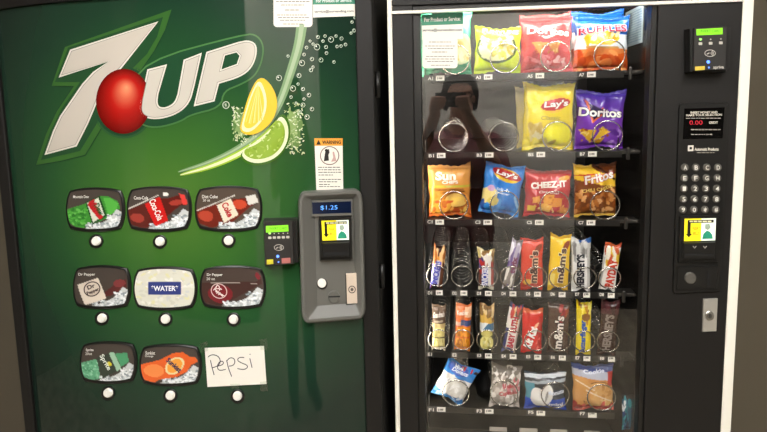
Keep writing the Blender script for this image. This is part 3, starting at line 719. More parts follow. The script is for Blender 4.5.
# ================================================================== snack machine
NX0, NX1 = ax(387.3, 0, 0), ax(746.5, 100, 0)
FX0, FX1 = ax(394.2, 100, 0), ax(737.5, 60, 0)          # black door between the pale cabinet edges
GX0, GX1 = ax(423.0, 200, 0), ax(641.5, 300, 0)         # window opening
GT, GB = az(530, 8.0, 0), .52                           # window top and bottom
NTOP, NB = 1.93, .70
snack = thing('snack_vending_machine', ((NX0+NX1)/2, .36, 0), 'wide black snack vending machine with a glass front, pale cabinet edges and keypad', 'vending machine')
pale = mat('pale_cabinet_enamel', '#f5f1e3', .38)
dkliner = mat('dark_liner', '#0c0b09', .45)
sheen = mat('dark_side_liner', '#24211d', .18, .35)
build('cabinet_side', MB().box(NX0, FX0, -.012, NB, .06, NTOP, pale, .003), snack)
build('cabinet_side', MB().box(FX1, NX1, -.012, NB, .06, NTOP, pale, .003), snack)
build('cabinet_back', MB().box(FX0, FX1, NB - .02, NB, .06, NTOP, blk), snack)
build('cabinet_roof', MB().box(FX0, FX1, .03, NB - .02, NTOP - .03, NTOP, blk), snack)
build('cabinet_base', MB().box(FX0, FX1, .03, NB - .02, .06, .14, blk), snack)
for x in (NX0 + .06, NX1 - .06):
    for y in (.06, NB - .06): build('foot', MB().tube([(x, y, 0), (x, y, .06)], .022, blk2, 14), snack)
# the dark lining of the product space
build('liner_back', MB().box(GX0 - .03, GX1 + .03, NB - .06, NB - .04, .2, GT + .09, dkliner), snack)
build('liner_side', MB().box(GX0 - .05, GX0 - .024, .035, NB - .06, .2, GT + .09, sheen), snack)
ls = build('liner_side', MB().box(GX1 + .002, GX1 + .022, .035, NB - .06, .2, GT + .09, sheen), snack)
build('liner_roof', MB().box(GX0 - .03, GX1 + .03, .035, NB - .04, GT + .09, GT + .1, dkliner), snack)
# door
build('door_header', MB().box(FX0, FX1, -.012, .03, GT + .014, NTOP, blk, .002), snack)
TZ0 = az(393, 13.8, -.014)
build('trim_strip', MB().box(FX0, FX1, -.017, -.008, TZ0 - .001, TZ0 + .006, pale, .001), snack)
dl = build('door_stile', MB().box(FX0, GX0 - .018, -.012, .03, .14, GT + .014, blk, .002), snack)
build('control_stile', MB().box(GX1 + .012, FX1, -.012, .03, .14, GT + .014, blk, .002), snack)
build('door_skirt', MB().box(GX0 - .018, GX1 + .012, -.012, .03, .14, GB, blk, .002), snack)
build('window_gasket', MB().box(GX0 - .018, GX0, -.004, .03, GB, GT + .014, blk2, .001), snack)
build('window_gasket', MB().box(GX1, GX1 + .012, -.004, .03, GB, GT + .014, blk2, .001), snack)
build('window_gasket', MB().box(GX0, GX1, -.004, .03, GT, GT + .014, blk2, .001), snack)
glassm = clear_mat('window_glass', .06)
build('window_glass', MB().box(GX0, GX1, .008, .013, GB, GT, glassm), snack)
# lamp tube behind the header, plus one added behind the door stile for brightness
lt = mat('lit_lamp_tube', '#ffffff', .5, emit='#fff6e6', estr=54.0)
build('lamp_tube', MB().tube([(GX0 + .005, .036, GT + .030), (GX1 - .005, .036, GT + .030)], .009, lt, 12), snack, smooth=True)

build('lamp_tube', MB().tube([(GX0 - .012, .042, .56), (GX0 - .012, .042, GT - .02)], .006, mat('added_side_tube', '#ffffff', .5, emit='#fff6e6', estr=24.0), 12), snack, smooth=True)

# ---- trays, coils and slot tags
steel = mat('coil_steel_wire', '#cfccc4', .27, 1.0)
tray_m = mat('black_tray_enamel', '#11100e', .4)
tagk = mat('dark_slot_tag', '#3a3835', .4); tagw = mat('white_price_tag', '#efebe0', .45)
stripm = mat('tray_label_strip', '#1d1b18', .3)
YS = .036                                               # tray front
FLT = Flat(YS - .0015)
rows4 = {'A': (78.3, 74.4), 'B': (155.6, 153.9), 'C': (221.9, 222.8), 'D': (293, 294.5), 'E': (354.5, 358.4), 'F': (410.0, 414.0)}
TRAY = {}; PITCH = {}
TX0, TX1 = GX0 + .004, GX1 - .045
tag_text = {'A': ['A1', 'A3', 'A5', 'A7'], 'B': ['B1', 'B3', 'B5', 'B7'], 'C': ['C1', 'C3', 'C5', 'C7'], 'D': ['D%d' % i for i in range(1, 9)], 'E': ['E%d' % i for i in range(1, 9)], 'F': ['F1', 'F3', 'F5', 'F7']}
def spiral(x, z, r, y0, y1, pitch, gap, wire):
    """Steel vending coil: a flat front ring, then a helix running back."""
    b = MB(); n = 28
    pts = [(x + r*math.sin(2*PI*i/n), y0, z - r*math.cos(2*PI*i/n)) for i in range(n + 1)]
    pts.append((x + r*.05, y0 + gap*.6, z - r))
    k = int((y1 - y0 - gap) / pitch * 22)
    pts += [(x + r*math.sin(2*PI*i/22), y0 + gap + pitch*i/22, z - r*math.cos(2*PI*i/22)) for i in range(k)]
    return b.tube(pts, [wire]*(n + 1) + [wire*.5]*(len(pts) - n - 1), steel, 5)
for row, (ya, yb) in rows4.items():
    zl = (az(433, ya, YS) + az(590, yb, YS)) / 2
    zt = zl + .0088 - dict(A=.001, B=.002, C=.004, D=.007, E=.010, F=.016)[row]; TRAY[row] = zt
    cand = row in 'DE'
    mb = MB().box(TX0, TX1, YS + .002, .56, zt - .003, zt, tray_m)
    mb.box(TX0, TX0 + .002, YS + .03, .56, zt, zt + .03, tray_m).box(TX1 - .002, TX1, YS + .03, .56, zt, zt + .03, tray_m)
    tr = build('tray', mb, snack)
    build('tray_rail', MB().box(TX0, TX1, YS, YS + .002, zl - .0088, zl + .0068, stripm), tr)
    if row != 'F': build('tray_bracket', MB().box(TX1, GX1 + .001, YS + .01, YS + .05, zt - .008, zt + .001, mat('bracket_steel', '#4a4742', .4, .8), .002).box(TX1 + .012, TX1 + .02, YS + .004, YS + .010, zt - .022, zt + .008, mat('bracket_steel', ''), .002), tr)
    m0 = 8 if cand else 4
    ref = [(431.5, 24.45) if cand else (432, 49.6)][0]
    for i in range(m0):
        px = (424.2 + 24.55*i if row == 'D' else 424.2 + 24.6*i) if cand else (425.6, 473.6, 525.2, 576.8)[i] + {'A': 0, 'B': 1, 'C': -.5, 'F': 1}[row]
        py = ya + (yb - ya) * (px - 433) / 160
        w1, w2, h = (7.5, 7.5, 5.2) if cand else (9.5, 9.5, 5.4)
        gx = px + 2 if cand else px
        bt = MB().box(ax(gx, py, YS), ax(gx + w1, py, YS), YS - .0012, YS, zl - .0062, zl + .0062, tagk)
        s = build('slot_tag', bt, tr)
        build('slot_lettering', MB().text(FLT, tag_text[row][i], (gx + w1/2, py), w1*.55, h*.62, 0, ink('#efeae0'), 0, .03), s)
        if not (row == 'E' and i < 2):
            g2 = gx + w1 + (2.2 if cand else .8)
            s = build('price_tag', MB().box(ax(g2, py, YS), ax(g2 + w2*.9, py, YS), YS - .0012, YS, zl - .0062, zl + .0062, tagw), tr)
            build('price_marks', MB().patch(FLT, [[(g2 + w2*a, py - h*.2), (g2 + w2*b, py - h*.2), (g2 + w2*b, py + h*.22), (g2 + w2*a, py + h*.22)] for a, b in ((.15, .25),)], 0, ink('#77726a')).patch(FLT, [[(g2 + w2*.32, py - h*.2), (g2 + w2*.68, py - h*.2), (g2 + w2*.68, py + h*.15), (g2 + w2*.32, py + h*.15)]], 0, ink('#8a857c')), s)
        # coil
        rp = 10.8 if cand else (14.2 if row != 'F' else 14)
        Y0 = YS + .010
        cxp = {'A': (455, 505, 555.5, 609), 'B': (453.7, 504, 557, 607), 'C': (454, 504.6, 554.5, 604.6), 'F': (456, 504, 555, 601)}.get(row)
        cpx = cxp[i] if cxp else ((437.6 + 24.5*i) if row == 'D' else 439 + 24.1*i)
        xc = ax(cpx, py, Y0); rw = rp / FOC * (DIST + Y0)
        cy_ = {'A': (61, 61, 60, 56), 'B': (142, 140, 140, 139), 'C': (208, 208, 207, 207), 'F': (393, 393, 395, 397.5)}.get(row)
        cy_ = cy_[i] if cy_ else (276 + i*.3 if row == 'D' else 339.6 + i*.25)
        zc = max(zt + .0012 + rw, az(cpx, cy_, Y0))
        build('spiral', spiral(xc, zc, rw, Y0, .52, .026 if cand else .052, .035 if cand else .05, .0016 if cand else .0016), snack, smooth=True)
# lowest tray, only its tag holders in view
zg = az(540, 429, YS)
mb = MB().box(TX0, TX1, YS + .002, .56, zg - .012, zg - .009, tray_m)
tr = build('tray', mb, snack)
build('tray_rail', MB().box(TX0, TX1, YS, YS + .002, zg - .03, zg - .0085, stripm), tr)
for x0, x1 in ((489.5, 507), (519.5, 537.5), (550, 567), (584, 600)):
    build('price_tag', MB().box(ax(x0, 428, YS), ax(x1, 428, YS), YS - .0012, YS, zg - .011, zg + .001, mat('grey_tag_holder', '#a8a196', .4)), tr)  # plain grey holders
# notice on the inner side wall
nz0, nz1 = az(628, 46, .15), az(628, 10, .15)
o = build('inner_notice', MB().box(GX1, GX1 + .0025, .06, .20, nz0, nz1, mat('blue_grey_notice', '#9fb0b6', .4)), snack, label='white text notice on the inner side wall beside the blue bag')
m = MB(); rr = random.Random(4)
for k in range(13):
    z = nz1 - .008 - k*(nz1 - nz0 - .012)/13; y = .068
    while y < .185:
        w_ = rr.uniform(.008, .022); m.box(GX1 - .0004, GX1, y, min(y + w_, .192), z - .0022, z, ink('#5f7f92')); y += w_ + .004
build('small_print', m, o)

# ---- stickers on the window
SG = Flat(.008)
o = build('service_label', MB().prism(SG, [(421.5, 14.8), (463.2, 12.2), (463.2, 39), (422, 40)], .0, .0006, paperw), snack, label='teal and white service label on the glass')
m = MB().patch(SG, [[(421.5, 14.8), (463.2, 12.2), (463.2, 24), (421.7, 25.6)]], .0008, ink('#3f8a6c')); build('teal_band', m, o)
m = MB().text(SG, 'For Product or Service:', (442.3, 19.2), 36, 4.2, .001, ink('#f2f5ef'), 2, .03); m.text(SG, 'service@ourvending.com', (442.3, 30.2), 39.5, 3.6, .001, ink('#2f2d2a'), .6, .02)
build('lettering', m, o)
o = build('service_notice', MB().prism(SG, rrect(422.3, 37.2, 457.6, 68.2, 3.4), .0006, .0012, paperw), snack, label='white rounded notice on the glass over the teal bag')
m = MB(); lines(m, SG, [(429, 451, 42, .7), (425, 456, 46, .7), (428, 453, 48.6, .7), (432, 447, 52, .8), (426, 454, 56.4, .7), (425, 455, 59, .7), (427, 453, 61.4, .7), (431, 450, 65.2, .7)], .0014, grey_ink, random.Random(8)); build('small_print', m, o)

# ---- controls on the stile
CS = Flat(-.012)
fb = [(694, 28), (727.2, 26.5), (726, 70), (693.6, 71)]
o, cx, W = reader(CS, snack, fb, [(689.5, 28.5), (727.5, 25.5), (731.5, 27), (730.5, 68), (727, 71.5), (689.5, 72.5)], [(696.4, 29.2), (722.6, 27.8), (722.6, 34.2), (696.6, 35.4)], 3, 'black card reader with a green display above the keypad')
m = MB().patch(CS, [[(695, 66.6), (704.8, 66), (704.8, 70), (695, 70.6)]], .0367, ink('#d8bd4a')); build('yellow_badge', m, o)
m = MB().text(CS, 'apriva', (718.5, 67.6), 10.5, 4, .0367, icon, 2, .02); build('brand_lettering', m, o)
kp = [(679.5, 103.8), (729.4, 102.8), (720.8, 291.5), (673, 294.2)]
keyp = build('keypad_panel', MB().prism(CS, [bil(kp, x, y) for x, y in rrect(0, 0, 1, 1, .04, 4)], 0, .006, blk2, .8), snack, label='black keypad panel with display, keys, bill slot and coin slot', auto=30)
o_ = .0062
build('display_window', MB().prism(CS, [(684.3, 108.6), (724.6, 107.4), (722.6, 138.2), (682.8, 139.4)], .005, .0064, mat('smoked_window', '#0b0a09', .12)), keyp)
kt = ink('#cfc8ba'); m = MB()
m.text(CS, 'INSERT MONEY AND', (704, 112.4), 27, 2.3, .0067, kt, 1, .03); m.text(CS, 'MAKE YOUR SELECTION', (704, 115), 36, 2.2, .0067, kt, 1, .03)
m.text(CS, 'CREDIT', (713.4, 122.6), 9, 2.4, .0067, kt, 1, .04)
lines(m, CS, [(686, 721, 118.2, .9), (691, 720.6, 129.6, 1.1), (691, 713, 134.4, 1)], .0067, ink('#9a9388'), random.Random(2))
build('panel_lettering', m, keyp)
build('display_digits', MB().text(CS, '0.00', (696, 122.6), 13, 4.2, .0067, mat('lit_red_digits', '#a01828', .5, emit='#d01c30', estr=.7), 1, .0), keyp)
m = MB().patch(CS, [[(688, 145.4), (693.6, 145.2), (693.4, 151), (687.8, 151.2)]], .0064, ink('#e6e0d2')); m.patch(CS, [[(689.6, 147), (692, 146.9), (691.9, 149.4), (689.5, 149.5)]], .0066, ink('#1d1b18'))
m.text(CS, 'Automatic Products', (706.5, 149.2), 24, 3, .0064, ink('#e6e0d2'), 0, .03); lines(m, CS, [(697, 716, 152.6, .8)], .0064, ink('#9a9388'), random.Random(6))
build('maker_emblem', m, keyp)
keym = mat('brushed_key', '#6b6861', .3, .5)
ks = ['ABCD', 'EFGH', '1234', '5678', '90*#']
for r_ in range(5):
    for c_ in range(4):
        t = r_/4; x = (685 + 11*c_)*(1-t) + (683 + 11*c_)*t + .2; y = 167.6 + 10.55*r_
        kk = build('key', MB().prism(CS, ell(x, y, 3.9, 3.9, 16), .004, .0085, keym, .7), keyp, auto=40)
        build('key_lettering', MB().text(CS, ks[r_][c_], (x + .2, y), 3.4, 4.4, .0088, ink('#e9e5da'), 0, .02), kk)
bb = [(680, 216.5), (720, 215.5), (718.4, 262), (678.5, 263)]
build('bill_acceptor', MB().prism(CS, bb, .004, .012, blk2, .8), keyp, auto=30)
def bl(off, yq, px):
    ob = bill_label(CS, yq, off, keyp, px); return ob
bl(.0126, [(684.6, 218.8), (716, 218.2), (715.2, 240.4), (684, 241.2)], 31)
build('bill_slot', MB().prism(CS, [(683.5, 243), (716, 242.2), (715.2, 259), (682.6, 260)], .01, .02, blk2, 1), keyp, auto=30)
build('bill_mouth', MB().prism(CS, [(685.4, 254), (713.6, 253.2), (713.4, 255.6), (685.3, 256.4)], .019, .0206, mat('deep_black', '')), keyp)
m = MB()
for x in (694.6, 705): m.stroke(CS, [(x - 1.6, 246), (x, 248.2), (x + 1.6, 246)], .8, .0204, icon)
build('arrow_marks', m, keyp)
build('coin_plate', MB().prism(CS, [(677.6, 267), (718.4, 266), (717, 288.6), (676.6, 290)], .004, .0095, blk2, .8), keyp, auto=30)
build('coin_return_button', MB().prism(CS, ell(691, 278.6, 6, 6, 24), .008, .0145, mat('grey_button', '#6c6962', .35, .4), .9), keyp, auto=40)
build('coin_slot', MB().prism(CS, rrect(707.2, 271.2, 709.6, 286.4, 1.1, 3), .009, .0102, mat('deep_black', '')), keyp)
lk = [(703.6, 299.4), (718, 298.8), (716.6, 331.6), (702.6, 332.2)]
o = build('lock_plate', MB().prism(CS, lk, 0, .005, mat('satin_steel_plate', '#c9c5bb', .3, .55), .6), snack, label='steel lock plate under the keypad', auto=30)
m = MB().prism(CS, ell(709.8, 316.2, 4.6, 4.8, 22), .004, .0075, mat('brushed_steel', ''), .6); m.prism(CS, ell(709.8, 316.2, 2.6, 2.7, 16), .007, .0085, keym, .3); m.prism(CS, [(709.4, 314.4), (710.4, 314.4), (710.4, 318), (709.4, 318)], .008, .0088, mat('deep_black', ''))
build('lock_cylinder', m, o, auto=40)
# ================================================================== things for sale
film = print_mat('printed_film', .2, .55, bump=(60, .75, .003))
YB = YS + .014
def seed_noise(seed, T):
    r = random.Random(seed)
    d = [(r.uniform(-.7, .7), r.uniform(.15, .85), r.uniform(.15, .35), r.uniform(.1, .28), r.uniform(-.22, .18)*T) for _ in range(7)]
    ph = [r.uniform(0, 6.28) for _ in range(6)]
    return d, ph
class Bag:
    """A pillow-shaped film pack: local x across, -y towards the viewer, z up from its foot."""
    def __init__(s, w, h, T, seed, narrow=.06, wr=1.25, flare=0.0):
        s.w, s.h, s.T, s.seed, s.narrow, s.wr, s.flare = w, h, T, seed, narrow, wr, flare
        s.d, s.ph = seed_noise(seed, T)
    def half(s, v):
        j = s.wr*.010*np.sin(9*v + s.ph[3]) + s.wr*.008*np.sin(19*v + s.ph[4])
        return s.w/2 * (1 - s.narrow*np.sin(PI*np.clip(v, 0, 1))**.7 + s.flare*np.clip((v-.8)/.2, 0, 1) + j)
    def rise(s, u, v):                      # the ends sag between their corners
        k = np.clip((np.abs(v - .5)*2 - .55)/.45, 0, 1)**2 * np.sign(v - .5)
        return s.h*.042*s.wr/1.3*k*(u*u - .5 + .3*np.sin(4.5*u + s.ph[5]) + .25*u*np.sin(s.ph[2]))
    def front(s, u, v):
        vv = np.clip((v - .07)/.86, 0, 1)
        b = np.sin(PI*vv)**.42
        a = np.clip(1 - np.abs(u)**2.6, 0, 1)**.6
        y = s.T*a*b
        for cu, cv, ru, rv, am in s.d: y = y + s.wr*am*np.exp(-((u-cu)/ru)**2 - ((v-cv)/rv)**2)*a
        e = (np.abs(v - .5)*2)**3
        y = y + s.wr*s.T*.13*np.sin(u*9 + s.ph[0] + 2*v)*e*a*(b + .15) + s.wr*s.T*.09*np.sin(u*17 + s.ph[1] - 3*v)*e*a*(b+.15) + s.wr*s.T*.05*np.sin(u*5 + v*11 + s.ph[2])*a*b
        return np.maximum(y, 0) + .0006
    def pt(s, u, v): return np.stack([u*s.half(v), -s.front(u, v), v*s.h + s.rise(u, v)], -1)
    def grid(s, v0, v1, nu, nv, layers, base, crimp=False):
        U, V = np.meshgrid(np.linspace(-1, 1, nu), np.linspace(v0, v1, nv)); U, V = U.ravel(), V.ravel()
        P = s.pt(U, V); B = P.copy(); B[:, 1] = s.front(U, V)*.85
        if crimp:
            z = .0006*np.sign(np.sin(V*s.h/.0016*PI)); P[:, 1] += z; B[:, 1] += z
            k = int(1 + s.w/.0035)
            edge = (V > .999) if v1 > .9 else (V < .001)
            P[edge, 2] += .0010*(1 if v1 > .9 else 1)*np.sign(np.sin(U[edge]*k*PI)); B[edge, 2] = P[edge, 2]
            B[:, 1] = P[:, 1] + .0009
        col = paint((U+1)/2, V, layers, base); n = len(U)
        F = []
        for j in range(nv-1):
            for i in range(nu-1):
                a = j*nu+i; F.append((a, a+1, a+nu+1, a+nu)); F.append((n+a, n+a+nu, n+a+nu+1, n+a+1))
        for j in range(nv-1):
            for i in (0, nu-1):
                a = j*nu+i; F.append((a, a+nu, n+a+nu, n+a) if i == 0 else (a, n+a, n+a+nu, a+nu))
        for i in range(nu-1):
            F.append((i, n+i, n+i+1, i+1)); a = (nv-1)*nu+i; F.append((a, a+1, n+a+1, n+a))
        mb = MB().add(np.concatenate([P, B]), F, film, [tuple(c) for c in np.concatenate([col, col*.9])])
        return mb
    def text(s, mb, body, cu, cv, tw, th, h, rot=0, bold=.03, shear=0, arch=0, lift=.0015):
        """tw, th: size as a share of the pack's width and height; cu, cv: centre (0..1)."""
        V, F = text_fine(body, bold); V = V.copy()
        along = abs(math.sin(math.radians(rot))) > .7
        V[:, 0] *= (tw*s.h if along else tw*s.w); V[:, 1] *= (th*s.w if along else th*s.h)
        V[:, 0] += V[:, 1]*shear; wd = np.abs(V[:, 0]).max() or 1; V[:, 1] -= arch*s.h*(V[:, 0]/wd)**2
        q = math.radians(rot); X = (cu-.5)*s.w + V[:, 0]*math.cos(q) - V[:, 1]*math.sin(q); Z = cv*s.h + V[:, 0]*math.sin(q) + V[:, 1]*math.cos(q)
        v = np.clip(Z/s.h, 0, 1); u = np.clip(X/s.half(v), -1, 1); Z = Z + s.rise(u, v)
        P = np.stack([X, -s.front(u, v) - lift, Z], -1)
        mb.add(P, F, ink(h))
def pack(name, label, cat, group, row, bx, tx, ytop, wpx, T, seed, base, layers, texts, narrow=.07, wr=1.6, flare=0.0, dy=0.0, res=(56, 66), lean=0.0, seals=True):
    Y = YB + T + .002 + dy
    zt = TRAY[row]
    x0 = ax(bx, {'A': 72, 'B': 150, 'C': 217, 'D': 288, 'E': 350, 'F': 408, 'G': 425}[row], Y)
    w = wpx/FOC*(DIST + Y)
    ztop = az(tx, ytop, Y); x1 = ax(tx, ytop, Y)
    tilt = math.atan2(x1 - x0, ztop - zt); up = abs(math.sin(tilt))*w/2
    h = (ztop - zt - up*.6) / math.cos(tilt)
    o = thing(name, (x0, Y, zt + up*.98 + .001), label, cat, group, (lean, tilt, 0))
    b = Bag(w, h, T, seed, narrow, wr, flare)
    nu, nv = res
    if seals:
        build('bottom_seal', b.grid(0, .055, nu//2, 5, layers, base, True), o, local=True, smooth=True)
        build('pouch', b.grid(.055, .945, nu, nv, layers, base), o, local=True, smooth=True)
        build('top_seal', b.grid(.945, 1, nu//2, 5, layers, base, True), o, local=True, smooth=True)
    else:
        build('pouch', b.grid(0, 1, nu, nv, layers, base), o, local=True, smooth=True)
    for nm, items in texts:
        m = MB()
        for it in items: b.text(m, *it[0:6], **(it[6] if len(it) > 6 else {}))
        build(nm, m, o, local=True)
    return o
def two_tone(body, cu, cv, tw, th, hi, out, k=1.0, **kw):
    """Lettering with an outline: a bolder copy under the face."""
    b = kw.pop('bold', .03)
    return [(body, cu, cv, tw*1.05, th*1.1, out, dict(kw, bold=b + .05, lift=.0013)), (body, cu, cv, tw, th, hi, dict(kw, bold=b, lift=.0021))]
CH, CB = 'chip bags in the upper trays', 'candy and cracker packs in the fourth and fifth trays'
chips_o = ['#e8973c', '#d97b25', '#f0b055']
# --- tray A
pack('chip_bag', 'teal green chip bag behind the white notices in the top tray', 'chip bag', CH, 'A', 446, 446, 12.5, 51, .026, 1, '#1fa87b',
     [('grad', .5, 1, '#1fa87b', '#58c9a0'), ('rect', 0, 0, 1, .2, '#2c8d62'), ('blobs', 14, 4, 0, 0, 1, .25, .12, ['#226f4c', '#49a77c']), ('ell', .8, .4, .26, .24, 0, '#d8e4b4'), ('ell', .8, .4, .2, .19, 0, '#e9d89a'), ('blobs', 16, 7, .66, .26, .95, .52, .07, ['#f0e3b0', '#d9c26a', '#f4ecc8'])], [])  # blobs on the bottom band are a sheen painted into the colour
pack('chip_bag', 'lime yellow onion ring bag with a green oval in the top tray', 'chip bag', CH, 'A', 497, 498.5, 28, 46, .025, 2, '#cbe016',
     [('rect', 0, 0, 1, .1, '#b9cf14'), ('ell', .46, .55, .44, .35, 0, '#34500f'), ('ell', .46, .55, .39, .30, 0, '#e9ebb4'), ('blobs', 40, 3, .14, .34, .8, .8, .07, ['#d6c84a', '#f1eec0', '#c2b238', '#e6d96e']), ('ell', .34, .82, .2, .09, -8, '#79a33a'), ('ell', .34, .83, .17, .065, -8, '#b6d44b')],
     [('brand_lettering', two_tone('FUNYUNS', .54, .9, .74, .1, '#f6f8d8', '#4f6a12', rot=-3))])
red = [('grad', 0, .6, '#c3252f', '#d8353c'), ('line', .1, .28, .62, .06, .03, '#e7727a'), ('blobs', 22, 9, .0, .0, 1, .45, .08, ['#b81d29', '#e0525a', '#d93a43']), ('poly', [(.16, .56), (.52, .54), (.36, .3)], '#e89a3e'), ('poly', [(.5, .5), (.78, .56), (.66, .32)], '#df8a34'), ('blobs', 18, 5, .22, .36, .74, .54, .03, ['#f6c173', '#c96a1f']),  # pink streak and blobs: highlights painted into the film colour
       ('poly', [(.3, .68), (.36, .66), (.46, .6), (.78, .7), (.76, .74), (.48, .65)], '#f0d9d4'), ('blobs', 14, 15, .4, .12, .85, .3, .05, ['#f0b3b0', '#e77f84'])]
pack('chip_bag', 'red tortilla chip bag with white lettering in the top tray, in front', 'chip bag', CH, 'A', 546.5, 546, 19, 49, .025, 3, '#d5333a', red, [('brand_lettering', two_tone('Doritos', .52, .75, .8, .13, '#f7f1ea', '#6b1a20', rot=-6, arch=.02))])
pack('chip_bag', 'red chip bag mostly hidden behind another red bag in the top tray', 'chip bag', CH, 'A', 544, 545, 14.5, 48, .022, 33, '#cf4a4e', red, [], dy=.06)
blue = [('rect', 0, 0, 1, .68, '#dfe9ee'), ('ell', .5, .66, .6, .07, 0, '#e6eef2'), ('band', .66, .66, 1, 1, '#1f66c6'), ('ell', .48, .6, .34, .13, 0, '#f1c63c'), ('blobs', 26, 6, .2, .5, .8, .7, .07, ['#f6dd7a', '#e3a92a', '#f4e6b0']), ('rect', 0, 0, 1, .36, '#e0601f'), ('ell', .5, .36, .55, .06, 0, '#e88a4a'), ('blobs', 26, 8, 0, 0, 1, .34, .1, ['#d44e14', '#ee8440', '#f3a05c', '#c94a18']), ('line', .2, .44, .8, .42, .018, '#c99a5a')]
pack('chip_bag', 'blue, white and orange ridged chip bag in the top tray, in front', 'chip bag', CH, 'A', 599.5, 601.5, 18, 52, .027, 4, '#1f66c6', blue, [('brand_lettering', two_tone('RUFFLES', .5, .78, .84, .13, '#ad1848', '#f8f0f2', rot=4, arch=.03, bold=.02))])
pack('chip_bag', 'blue chip bag mostly hidden behind another blue bag in the top tray', 'chip bag', CH, 'A', 596, 597, 12, 50, .022, 44, '#2b6fc4', blue, [], dy=.062)
# --- tray B
lay = [('grad', 0, 1, '#e3c90c', '#f5e01f'), ('rect', 0, 0, .06, 1, '#d2bb10'), ('ell', .62, .7, .2, .13, 10, '#f4c93a'), ('ell', .62, .69, .3, .085, 8, '#c42127'), ('ell', .66, .24, .3, .21, 0, '#f6ee12'), ('ring', .66, .24, .31, .22, 0, .08, '#cdb51a'), ('poly', [(.08, .36), (.3, .42), (.4, .2), (.16, .12)], '#e3cf83'), ('blobs', 10, 6, .08, .12, .38, .4, .1, ['#d9be5e', '#efe2a8', '#cfae48']), ('blobs', 12, 14, 0, .0, 1, .14, .1, ['#c9b10d', '#efdc3c'])]
pack('chip_bag', 'bright yellow potato chip bag in the second tray, in front', 'chip bag', CH, 'B', 547, 549, 84.5, 50, .027, 5, '#f0d816', lay, [('brand_lettering', two_tone("Lay's", .62, .69, .46, .12, '#f8f3ea', '#a3161d', rot=5, shear=.2)), ('flavour_lettering', [('Classic', .52, .49, .36, .06, '#7a6412', dict(bold=.0, shear=.3))])])
pack('chip_bag', 'pale yellow chip bag peeking out behind the bright yellow bag', 'chip bag', CH, 'B', 541, 539, 86, 48, .022, 55, '#cdb96a', [('grad', .5, 1, '#cdb96a', '#d9cfa0')], [], dy=.062)
pack('chip_bag', 'purple tortilla chip bag with white lettering in the second tray', 'chip bag', CH, 'B', 598, 601, 91.5, 47, .026, 6, '#6d36a6',
     [('grad', 0, .5, '#6a2f9c', '#7a3fb4'), ('grad', .5, 1, '#7a3fb4', '#43359a'), ('poly', [(.14, .86), (.3, .44), (.62, .66), (.5, .72), (.32, .56), (.24, .78)], '#e0683a'), ('poly', [(.2, .8), (.32, .5), (.56, .66)], '#2a1748'), ('poly', [(.04, .34), (.4, .34), (.3, .1)], '#e2b02c'), ('poly', [(.34, .12), (.52, .4), (.7, .3)], '#e9bd3a'), ('poly', [(.36, .12), (.6, .22), (.5, .06)], '#d19a22'), ('blobs', 16, 3, .1, .14, .66, .36, .03, ['#f4d873', '#b97f16', '#8a3f20']), ('blobs', 12, 19, .6, 0, 1, .4, .09, ['#8f57c6', '#5a2690', '#b78ae0'])],
     [('brand_lettering', two_tone('Doritos', .48, .63, .84, .15, '#f6f2ee', '#241540', rot=-2))])
# --- tray C
pack('chip_bag', 'tan and orange whole grain chip bag in the third tray', 'chip bag', CH, 'C', 450, 449, 165, 44, .024, 7, '#d58a35',
     [('grad', .45, 1, '#d58a35', '#e0a35a'), ('rect', 0, .58, 1, .62, '#b9b03c'), ('grad', 0, .4, '#b9501f', '#d98a30'), ('ell', .66, .34, .28, .13, 0, '#ecbf62'), ('ring', .66, .34, .3, .15, 0, .1, '#8a4a1c'), ('ell', .3, .2, .25, .14, 20, '#e0a23c'), ('blobs', 20, 5, .06, .04, .95, .42, .08, ['#f0c65c', '#c8702a', '#e39a44', '#d25f2a']), ('line', .3, .48, .86, .5, .012, '#7a4a1e')],
     [('brand_lettering', [('Sun', .42, .8, .46, .16, '#f6ead0', dict(bold=.04)), ('CHIPS', .52, .685, .36, .06, '#f6ead0', dict(bold=.04))]), ('flavour_lettering', [('HARVEST CHEDDAR', .5, .54, .66, .045, '#7a4a1e', dict(bold=.02))])])
pack('chip_bag', 'leaning blue potato chip bag in the third tray', 'chip bag', CH, 'C', 498, 506, 166, 40, .024, 8, '#2a7fd2',
     [('grad', 0, .4, '#1f66b8', '#2a7fd2'), ('ell', .56, .8, .33, .13, -8, '#f0c437'), ('ell', .56, .82, .38, .085, -10, '#b8252c'), ('ell', .16, .36, .24, .17, 15, '#ecd98a'), ('ell', .3, .26, .16, .1, 0, '#e0c766'), ('ell', .2, .52, .1, .06, 0, '#c9a0c8'), ('blobs', 20, 12, 0, 0, 1, .22, .1, ['#174f9c', '#4a97dd', '#2f86d4']), ('line', .85, .4, .96, .2, .03, '#8fc0e8')],
     [('brand_lettering', two_tone("Lay's", .56, .815, .52, .12, '#f8f3ea', '#8f141b', rot=-8, shear=.2)), ('flavour_lettering', [('Salt &', .5, .52, .3, .06, '#dcebf7', dict(bold=.02)), ('Vinegar', .5, .44, .36, .06, '#dcebf7', dict(bold=.02))])])
